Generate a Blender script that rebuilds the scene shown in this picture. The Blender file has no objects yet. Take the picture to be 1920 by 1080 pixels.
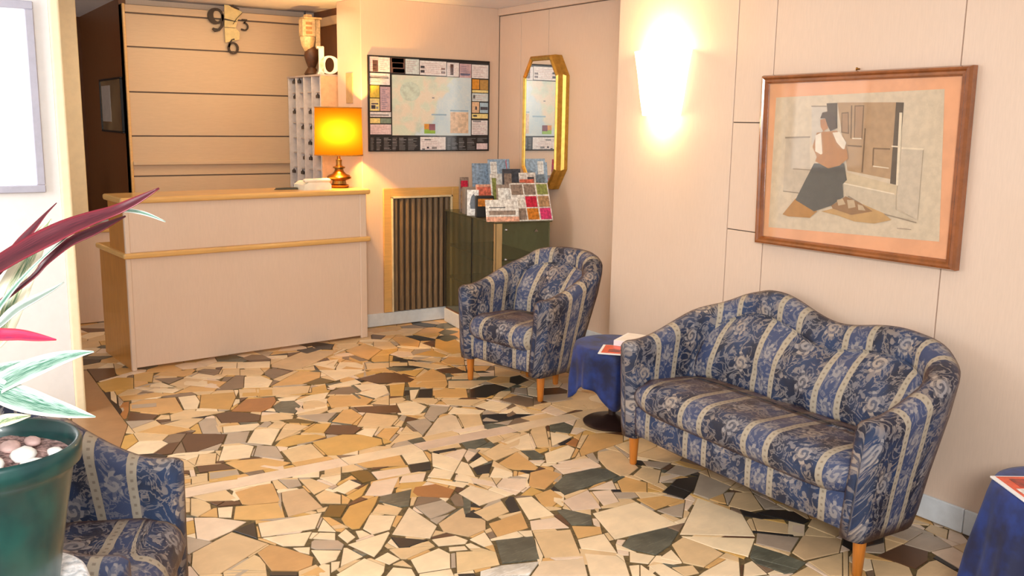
import bpy, bmesh, math, random
from mathutils import Vector, Matrix, noise
random.seed(7)
S = bpy.context.scene
COL = S.collection
PI = math.pi

# ------------------------------------------------------------------ camera
def cam_setup(yaw=0.5809153655596809, pitch=0.17819648260597984, roll=0.01579107092809568, fpx=1755.882, H=1.6):
    f = Vector((math.sin(yaw)*math.cos(pitch), math.cos(yaw)*math.cos(pitch), -math.sin(pitch)))
    r = Vector((math.cos(yaw), -math.sin(yaw), 0)); u = r.cross(f)
    r2 = math.cos(roll)*r + math.sin(roll)*u; u2 = -math.sin(roll)*r + math.cos(roll)*u
    cd = bpy.data.cameras.new('camera'); co = bpy.data.objects.new('camera', cd); COL.objects.link(co)
    M = Matrix((r2, u2, -f)).transposed().to_4x4(); M.translation = Vector((0, 0, H))
    co.matrix_world = M
    cd.sensor_width = 36; cd.lens = fpx/1920*36; cd.clip_start = .05
    S.camera = co
cam_setup()

# ------------------------------------------------------------------ world, light, exposure
S.view_settings.view_transform = 'Standard'; S.view_settings.look = 'None'
S.view_settings.gamma = 1; S.view_settings.exposure = 0.0; S.view_settings.use_curve_mapping = False
W = bpy.data.worlds.new('world'); S.world = W; W.use_nodes = True
W.node_tree.nodes['Background'].inputs[0].default_value = (1, .97, .93, 1)
W.node_tree.nodes['Background'].inputs[1].default_value = .88
def area(name, loc, target, sx, sy, power, color):
    l = bpy.data.lights.new(name, 'AREA'); l.shape = 'RECTANGLE'; l.size = sx; l.size_y = sy
    l.energy = power; l.color = color
    o = bpy.data.objects.new(name, l); COL.objects.link(o); o.location = loc
    o.rotation_euler = (Vector(target)-Vector(loc)).to_track_quat('-Z', 'Y').to_euler()
    return o
area('front_fill', (-.55, -.9, 2.1), (2.7, 3.0, .7), .7, .5, 122, (1, .985, .97))      # added light near the camera, for its flash and unseen glazing
area('side_fill', (-1.1, 4.4, 1.7), (.3, 5.3, 1.2), .8, 1.5, 36, (1, .99, .97))     # added light at the left, no window there; whitens the white wall
area('ceiling_fill_reception', (2.1, 6.85, 2.40), (2.1, 7.2, 0), 1.3, .4, 9.5, (1, .74, .44))  # added warm fill over the desk, no fittings seen
area('ceiling_fill_lobby', (1.9, 3.3, 2.40), (1.9, 3.3, 0), 1.6, 2.0, 8, (1, .88, .72))  # added soft fill under the lobby ceiling, not a visible lamp
area('ceiling_fill_back', (2.9, 5.2, 2.40), (2.9, 5.6, 0), 1.2, .6, 6.5, (1, .74, .42))  # added warm fill for the back walls, source unseen

# ------------------------------------------------------------------ helpers
def lin(c):
    c = c/255
    return c/12.92 if c <= .04045 else ((c+.055)/1.055)**2.4
def rgb(r, g, b): return (lin(r), lin(g), lin(b), 1)
class NT:
    def __init__(s, name):
        s.m = bpy.data.materials.new(name); s.m.use_nodes = True; s.t = s.m.node_tree
        s.b = s.t.nodes['Principled BSDF']; s.out = s.t.nodes['Material Output']
    def n(s, typ, **kw):
        x = s.t.nodes.new(typ)
        for k, v in kw.items(): setattr(x, k, v)
        return x
    def put(s, sock, v):
        if isinstance(v, bpy.types.NodeSocket): s.t.links.new(v, sock)
        elif v is not None:
            if sock.type == 'RGBA' and len(v) == 3: v = tuple(v)+(1,)
            sock.default_value = v
    def math(s, op, a, b=None, c=None, clamp=False):
        x = s.n('ShaderNodeMath', operation=op); x.use_clamp = clamp
        s.put(x.inputs[0], a); s.put(x.inputs[1], b)
        if c is not None: s.put(x.inputs[2], c)
        return x.outputs[0]
    def mix(s, fac, a, b, mode='MIX'):
        x = s.n('ShaderNodeMix', data_type='RGBA', blend_type=mode)
        s.put(x.inputs[0], fac); s.put(x.inputs[6], a); s.put(x.inputs[7], b)
        return x.outputs[2]
    def noise(s, vec, scale, detail=3, rough=.5, dist=0):
        x = s.n('ShaderNodeTexNoise'); x.inputs['Scale'].default_value = scale; x.inputs['Detail'].default_value = detail
        x.inputs['Roughness'].default_value = rough; x.inputs['Distortion'].default_value = dist
        if vec: s.t.links.new(vec, x.inputs['Vector'])
        return x.outputs['Fac']
    def smooth(s, v, a, b, lo=0., hi=1.):
        x = s.n('ShaderNodeMapRange', interpolation_type='SMOOTHSTEP')
        s.put(x.inputs[0], v); x.inputs[1].default_value = a; x.inputs[2].default_value = b
        x.inputs[3].default_value = lo; x.inputs[4].default_value = hi
        return x.outputs[0]
    def mapping(s, vec, scale):
        x = s.n('ShaderNodeMapping'); s.t.links.new(vec, x.inputs['Vector']); x.inputs['Scale'].default_value = scale
        return x.outputs[0]
    def bump(s, h, strength=.2, dist=.01):
        x = s.n('ShaderNodeBump'); x.inputs['Strength'].default_value = strength; x.inputs['Distance'].default_value = dist
        s.t.links.new(h, x.inputs['Height']); s.t.links.new(x.outputs[0], s.b.inputs['Normal'])
MATS = {}
def plain(name, c, rough=.5, metal=0., var=.06, scale=20, bump=0., emis=None, estr=0, coat=0, spec=None, stretch=(1, 1, 1)):
    if name in MATS: return MATS[name]
    k = NT(name)
    tc = k.n('ShaderNodeTexCoord').outputs['Object']
    v = k.noise(k.mapping(tc, stretch), scale, 4, .6)
    base = rgb(*c)
    dark = tuple(x*(1-var*2.2) for x in base[:3])+(1,); lite = tuple(min(1, x*(1+var)) for x in base[:3])+(1,)
    k.put(k.b.inputs['Base Color'], k.mix(k.smooth(v, .3, .7), dark, lite))
    k.b.inputs['Roughness'].default_value = rough; k.b.inputs['Metallic'].default_value = metal
    if coat: k.b.inputs['Coat Weight'].default_value = coat; k.b.inputs['Coat Roughness'].default_value = .08
    if spec is not None: k.b.inputs['Specular IOR Level'].default_value = spec
    if bump: k.bump(v, bump)
    if emis: k.b.inputs['Emission Color'].default_value = rgb(*emis); k.b.inputs['Emission Strength'].default_value = estr
    MATS[name] = k.m
    return k.m
def wood(name, c, rough=.4, grain=(1.2, 1.2, 14), amt=.10, scale=6, coat=0):
    # pale veneer with a fine stretched grain and soft figure
    if name in MATS: return MATS[name]
    k = NT(name); tc = k.n('ShaderNodeTexCoord').outputs['Object']
    g = k.noise(k.mapping(tc, tuple(14/x for x in grain)), scale, 6, .65)
    big = k.noise(tc, 1.7, 3, .5)
    base = rgb(*c)
    a = tuple(x*(1-amt*1.6) for x in base[:3])+(1,); b = tuple(min(1, x*(1+amt*.7)) for x in base[:3])+(1,)
    col = k.mix(k.smooth(g, .3, .7), a, b)
    col = k.mix(k.math('MULTIPLY', k.smooth(big, .35, .65), .25), col, (base[0]*.92, base[1]*.87, base[2]*.80, 1))
    k.put(k.b.inputs['Base Color'], col); k.b.inputs['Roughness'].default_value = rough
    if coat: k.b.inputs['Coat Weight'].default_value = coat; k.b.inputs['Coat Roughness'].default_value = .1
    k.bump(g, .08, .002)
    MATS[name] = k.m
    return k.m

def link(name, me, mat, parent=None, smooth=False):
    o = bpy.data.objects.new(name, me); COL.objects.link(o)
    if mat is not None:
        for m in (mat if isinstance(mat, (list, tuple)) else [mat]): me.materials.append(m)
    if parent is not None: o.parent = parent
    if smooth: me.polygons.foreach_set('use_smooth', [True]*len(me.polygons))
    return o
def obj(name, bm, mat, parent=None, smooth=False, angle=None):
    me = bpy.data.meshes.new(name); bmesh.ops.recalc_face_normals(bm, faces=bm.faces); bm.to_mesh(me); bm.free()
    o = link(name, me, mat, parent, smooth)
    if angle is not None:
        me.polygons.foreach_set('use_smooth', [True]*len(me.polygons)); me.set_sharp_from_angle(angle=math.radians(angle))
    return o
def empty(name, loc=(0, 0, 0), rz=0):
    o = bpy.data.objects.new(name, None); COL.objects.link(o); o.location = loc; o.rotation_euler = (0, 0, rz)
    o.empty_display_size = .1
    return o
def tag(o, label, cat, group=None, kind=None):
    o['label'] = label; o['category'] = cat
    if group: o['group'] = group
    if kind: o['kind'] = kind
    return o
def struct(o): o['kind'] = 'structure'; return o
def NB(): return bmesh.new()
def box(bm, x0, x1, y0, y1, z0, z1, bev=0, seg=1, M=None):
    r = bmesh.ops.create_cube(bm, size=1); vs = r['verts']
    for v in vs: v.co = Vector((x0+(v.co.x+.5)*(x1-x0), y0+(v.co.y+.5)*(y1-y0), z0+(v.co.z+.5)*(z1-z0)))
    if bev:
        es = list({e for v in vs for e in v.link_edges})
        rr = bmesh.ops.bevel(bm, geom=es, offset=bev, segments=seg, affect='EDGES', profile=.5)
        vs = list({v for v in rr['verts']} | {v for v in vs if v.is_valid})
    if M is not None: bmesh.ops.transform(bm, matrix=M, verts=vs)
    return vs
def prism(bm, pts, a0, a1, axis='z', M=None):
    """extrude a 2-D outline between a0 and a1 along an axis"""
    def P(p, a):
        if axis == 'z': return Vector((p[0], p[1], a))
        if axis == 'y': return Vector((p[0], a, p[1]))
        return Vector((a, p[0], p[1]))
    lo = [bm.verts.new(P(p, a0)) for p in pts]; hi = [bm.verts.new(P(p, a1)) for p in pts]
    n = len(pts); bm.faces.new(lo[::-1]); bm.faces.new(hi)
    for i in range(n): bm.faces.new((lo[i], lo[(i+1) % n], hi[(i+1) % n], hi[i]))
    if M is not None: bmesh.ops.transform(bm, matrix=M, verts=lo+hi)
    return lo+hi
def lathe(bm, prof, seg=32, M=None, cap=True):
    rings = []
    for r, z in prof:
        rings.append([bm.verts.new((r*math.cos(2*PI*i/seg), r*math.sin(2*PI*i/seg), z)) for i in range(seg)])
    for a, b in zip(rings, rings[1:]):
        for i in range(seg): bm.faces.new((a[i], a[(i+1) % seg], b[(i+1) % seg], b[i]))
    if cap: bm.faces.new(rings[0][::-1]); bm.faces.new(rings[-1])
    vs = [v for r in rings for v in r]
    if M is not None: bmesh.ops.transform(bm, matrix=M, verts=vs)
    return vs
def tube(bm, pts, rad, seg=8):
    pts = [Vector(p) for p in pts]; rings = []
    for i, p in enumerate(pts):
        t = (pts[min(i+1, len(pts)-1)]-pts[max(i-1, 0)]).normalized()
        a = t.cross(Vector((0, 0, 1)));
        if a.length < 1e-3: a = t.cross(Vector((1, 0, 0)))
        a.normalize(); b = t.cross(a); r = rad[i] if isinstance(rad, (list, tuple)) else rad
        rings.append([bm.verts.new(p+r*(math.cos(2*PI*k/seg)*a+math.sin(2*PI*k/seg)*b)) for k in range(seg)])
    for a, b in zip(rings, rings[1:]):
        for k in range(seg): bm.faces.new((a[k], a[(k+1) % seg], b[(k+1) % seg], b[k]))
    bm.faces.new(rings[0][::-1]); bm.faces.new(rings[-1])
def stroke(pts, wid):
    """outline of a pen stroke with thick and thin parts: closed polygon"""
    L, R = [], []
    for i, (x, y) in enumerate(pts):
        a = pts[max(i-1, 0)]; b = pts[min(i+1, len(pts)-1)]
        d = math.hypot(b[0]-a[0], b[1]-a[1]) or 1; nx, ny = -(b[1]-a[1])/d, (b[0]-a[0])/d
        w = wid[i] if isinstance(wid, (list, tuple)) else wid
        L.append((x+nx*w/2, y+ny*w/2)); R.append((x-nx*w/2, y-ny*w/2))
    return L, R
def stroke_mesh(bm, pts, wid, a0, a1, M):
    L, R = stroke(pts, wid)
    vs = []
    ring = lambda i: [Vector((L[i][0], a0, L[i][1])), Vector((R[i][0], a0, R[i][1])), Vector((R[i][0], a1, R[i][1])), Vector((L[i][0], a1, L[i][1]))]
    rs = [[bm.verts.new(p) for p in ring(i)] for i in range(len(L))]
    for a, b in zip(rs, rs[1:]):
        for k in range(4): bm.faces.new((a[k], a[(k+1) % 4], b[(k+1) % 4], b[k]))
    bm.faces.new(rs[0][::-1]); bm.faces.new(rs[-1])
    vs = [v for r in rs for v in r]
    bmesh.ops.transform(bm, matrix=M, verts=vs)
def arc(cx, cy, rx, ry, a0, a1, n=14):
    return [(cx+rx*math.cos(math.radians(a0+(a1-a0)*i/(n-1))), cy+ry*math.sin(math.radians(a0+(a1-a0)*i/(n-1)))) for i in range(n)]

# ------------------------------------------------------------------ key dimensions (metres)
XR = 3.447        # picture wall
YJ = 4.20         # where the picture wall ends and the wall steps back
XM = 4.115        # recessed mirror wall
YB = 6.506        # map wall
XS = 2.916        # left end of the map wall
YN = 7.70         # panelled wall behind the desk
YWL = 5.318       # white wall at the left
ZC = 2.46

LAM = wood('laminate_panel', (226, 201, 180), .42, grain=(1.2, 1.2, 14), amt=.022, scale=15)
LAMH = wood('laminate_horizontal', (208, 182, 150), .42, grain=(14, 14, 1.2), amt=.03, scale=15)
EDGE = wood('beech_edge', (226, 178, 108), .3, grain=(14, 14, 1.2), amt=.07, coat=.4)
HONEY = wood('honey_wood', (196, 132, 58), .35, grain=(1.2, 1.2, 14), amt=.12, coat=.3)
BROWN = wood('brown_veneer', (122, 74, 36), .4, grain=(1.2, 1.2, 14), amt=.12)
SEAM = plain('panel_joint', (120, 104, 92), .8, var=.02)
WHITE = plain('white_paint', (236, 236, 236), .5, var=.01)
SKIRT = plain('white_baseboard', (222, 228, 232), .4, var=.03)
CREAM = plain('cream_plaster', (250, 236, 200), .6, var=.02)
CEIL = plain('ceiling_paint', (244, 244, 250), .7, var=.01)
BLACK = plain('black_plastic', (24, 24, 26), .45, var=.05)
BRASS = plain('brass', (150, 106, 48), .3, metal=1, var=.06)
GOLD = plain('gilt', (206, 166, 84), .34, metal=1, var=.08, scale=30)

# ------------------------------------------------------------------ structure: walls
def panel_wall(name, boxdef, panels, mat, axis, back):
    """a wall: dark backing slab plus separate panels with recessed joints"""
    bm = NB(); box(bm, *boxdef); w = struct(obj(name, bm, back))
    for p in panels:
        bm = NB(); box(bm, *p, bev=.0015); obj('panel', bm, mat, w)
    return w
g = .0025
ps = []
ys = [(YJ, 3.306), (3.306, 3.07), (3.07, 2.146), (2.146, 1.15), (1.15, .2), (.2, -.8)]
for i, (a, b) in enumerate(ys):
    zs = [(0, 1.08), (1.08, 1.602), (1.602, ZC)] if i == 1 else [(0, ZC)]
    for z0, z1 in zs:
        ps.append((XR, XR+.012, b+g, a-(g if i else 0), z0+(g if z0 else 0), z1-(g if z1 < ZC else 0)))
panel_wall('wall_right', (XR+.012, XR+.16, -.8, YJ, 0, ZC), ps, LAM, 'x', SEAM)
ps = []
for a, b in [(YB, 6.197), (6.197, 5.83), (5.83, 4.9), (4.9, YJ-.3)]:
    ps.append((XM, XM+.012, b+g, a-g, 0, 2.40))
ww = panel_wall('wall_right_recess', (XM+.012, XM+.15, YJ-.3, YB+.1, 0, ZC), ps, LAM, 'x', SEAM)
bm = NB(); box(bm, XM-.02, XM+.012, YJ-.3, YB, 2.405, ZC, .006, 2); obj('crown_rail', bm, LAM, ww)
bm = NB(); box(bm, XR+.16, XM+.15, YJ-.3, YJ-.15, 0, ZC); struct(obj('wall_right_return', bm, LAM))
# map wall: one slab, its left end face lit by the lamp
bm = NB(); box(bm, XS, XM, YB, YB+.44, 0, ZC, .004); mw = struct(obj('wall_map', bm, LAM))
bm = NB(); box(bm, XS-.006, XS+.004, YB+.15, YB+.27, 1.70, 1.925, .003)
obj('switch_plate', bm, plain('switch_plate', (196, 164, 118), .5), mw)
# recess side wall, brown
bm = NB(); box(bm, 3.07, 3.2, YB+.44, YN+.1, 0, ZC); nw = struct(obj('wall_niche_side', bm, BROWN))
bm = NB(); box(bm, 3.045, 3.07, YB+.44, YN, 2.33, 2.40, .004); obj('crown_rail', bm, LAMH, nw)
# panelled wall behind the desk
bm = NB(); box(bm, 1.517, 3.07, YN+.014, YN+.12, 0, 2.41); pw = struct(obj('wall_back', bm, SEAM))
zz = [0, .81, 1.119, 1.428, 1.761, 2.097, 2.345, 2.41]
for i in range(7):
    bm = NB(); box(bm, 1.535, 3.07, YN-(.012 if i == 6 else 0), YN+.014, zz[i]+.005, zz[i+1]-.005, .002); obj('board', bm, LAMH, pw)
bm = NB(); box(bm, 1.517, 1.535, YN-.016, YN+.12, 0, 2.41, .002); obj('edge_strip', bm, EDGE, pw)
bm = NB(); box(bm, 1.535, 3.07, YN-.03, YN, 1.205, 1.235, .004); obj('ledge', bm, LAMH, pw)
bm = NB(); box(bm, 1.52, 1.57, YN+.12, 9.6, 0, 2.46); struct(obj('wall_passage', bm, BROWN))
bm = NB(); box(bm, -1.8, 1.6, 9.6, 9.75, 0, ZC); struct(obj('wall_far', bm, BROWN))
bm = NB(); box(bm, 1.57, 4.3, YN+.13, YN+.2, 0, ZC+.1); struct(obj('wall_behind', bm, LAM))
# white wall with a bright framed window, cream edge
bm = NB()
box(bm, -1.8, -.35, YWL, YWL+.12, 0, ZC); box(bm, .59, .70, YWL, YWL+.12, 0, ZC)
box(bm, -.35, .59, YWL, YWL+.12, 0, 1.236); box(bm, -.35, .59, YWL, YWL+.12, 2.095, ZC)
struct(obj('wall_left', bm, WHITE))
bm = NB(); box(bm, .70, .752, YWL-.008, YWL+.13, 0, ZC, .012, 3); struct(obj('trim_1', bm, CREAM))
FR = plain('window_frame_grey', (176, 176, 192), .4, var=.03)
win = struct(empty('window_1', (0, YWL, 1.2)))
for (a, b, c, d) in [(-.39, .63, -.003, .035), (-.39, .63, .895, .935)]:
    bm = NB(); box(bm, a, b, -.03, .02, c, d, .004); obj('frame_rail', bm, FR, win)
for (a, b) in [(-.39, -.352), (.59, .63)]:
    bm = NB(); box(bm, a, b, -.03, .02, .035, .895, .004); obj('frame_rail', bm, FR, win)
bm = NB(); box(bm, -.352, .592, -.004, .004, .035, .895)
obj('pane', bm, plain('bright_pane', (250, 250, 250), .2, emis=(255, 255, 255), estr=1.3), win)
# cream post beyond the white wall, standing behind the low panel
bm = NB(); box(bm, .95, 1.205, YN+.035, YN+.25, .72, ZC, .01, 2); struct(obj('trim_2', bm, CREAM))
# ceiling
bm = NB(); box(bm, -1.8, 4.3, -.6, 9.8, ZC, ZC+.1); struct(obj('ceiling', bm, CEIL))
# baseboards
def skirt(name, x0, x1, y0, y1, z=.105, joints=()):
    bm = NB(); box(bm, x0, x1, y0, y1, .004, z, .004, 2)
    return struct(obj(name, bm, SKIRT))
skirt('baseboard_right', XR-.014, XR, 1.94, YJ)
skirt('baseboard_right_front', XR-.014, XR, -.8, 1.936)
skirt('baseboard_map', XS, XM-.002, YB-.014, YB)
skirt('baseboard_recess', XM-.014, XM, YJ+.0, YB-.016)

# ------------------------------------------------------------------ floor: crazy paving, every stone its own piece
STONE = {}
def stone_mat(key, c, marble=False, rough=.3):
    k = NT('stone_'+key); tc = k.n('ShaderNodeTexCoord').outputs['Object']; oi = k.n('ShaderNodeObjectInfo').outputs['Random']
    base = rgb(*c)
    v = k.noise(tc, 7, 5, .6, .6); v2 = k.noise(k.mapping(tc, (1, 5, 1)), 9, 6, .7, 1.5 if marble else .4)
    d = tuple(x*(.50 if marble else .84) for x in base[:3])+(1,); l = tuple(min(1, x*(1.9 if marble else 1.10)) for x in base[:3])+(1,)
    col = k.mix(k.smooth(v, .3, .72), d, base)
    col = k.mix(k.math('MULTIPLY', k.smooth(v2, .5, .68), .7 if marble else .35), col, l)
    hs = k.n('ShaderNodeHueSaturation'); k.put(hs.inputs['Value'], k.math('MULTIPLY_ADD', oi, .26, .87)); k.put(hs.inputs['Hue'], k.math('MULTIPLY_ADD', oi, .012, .494)); k.put(hs.inputs['Color'], col)
    k.put(k.b.inputs['Base Color'], hs.outputs[0]); k.b.inputs['Roughness'].default_value = rough
    k.bump(v, .05, .004)
    return k.m
for key, c, mb in [('c', (238, 214, 178), 0), ('t', (218, 186, 142), 0), ('o', (212, 166, 106), 0), ('y', (206, 162, 92), 0), ('p', (228, 202, 176), 0),
                   ('h', (178, 160, 140), 0), ('b', (128, 106, 86), 0), ('d', (92, 62, 42), 0), ('k', (38, 36, 36), 0), ('m', (104, 82, 36), 0),
                   ('r', (166, 110, 62), 0), ('g', (98, 98, 84), 1), ('w', (236, 226, 210), 1), ('n', (170, 130, 92), 0)]:
    STONE[key] = stone_mat(key, c, bool(mb), .5 if key == 'w' else .32)
SK = list(STONE)
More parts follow.
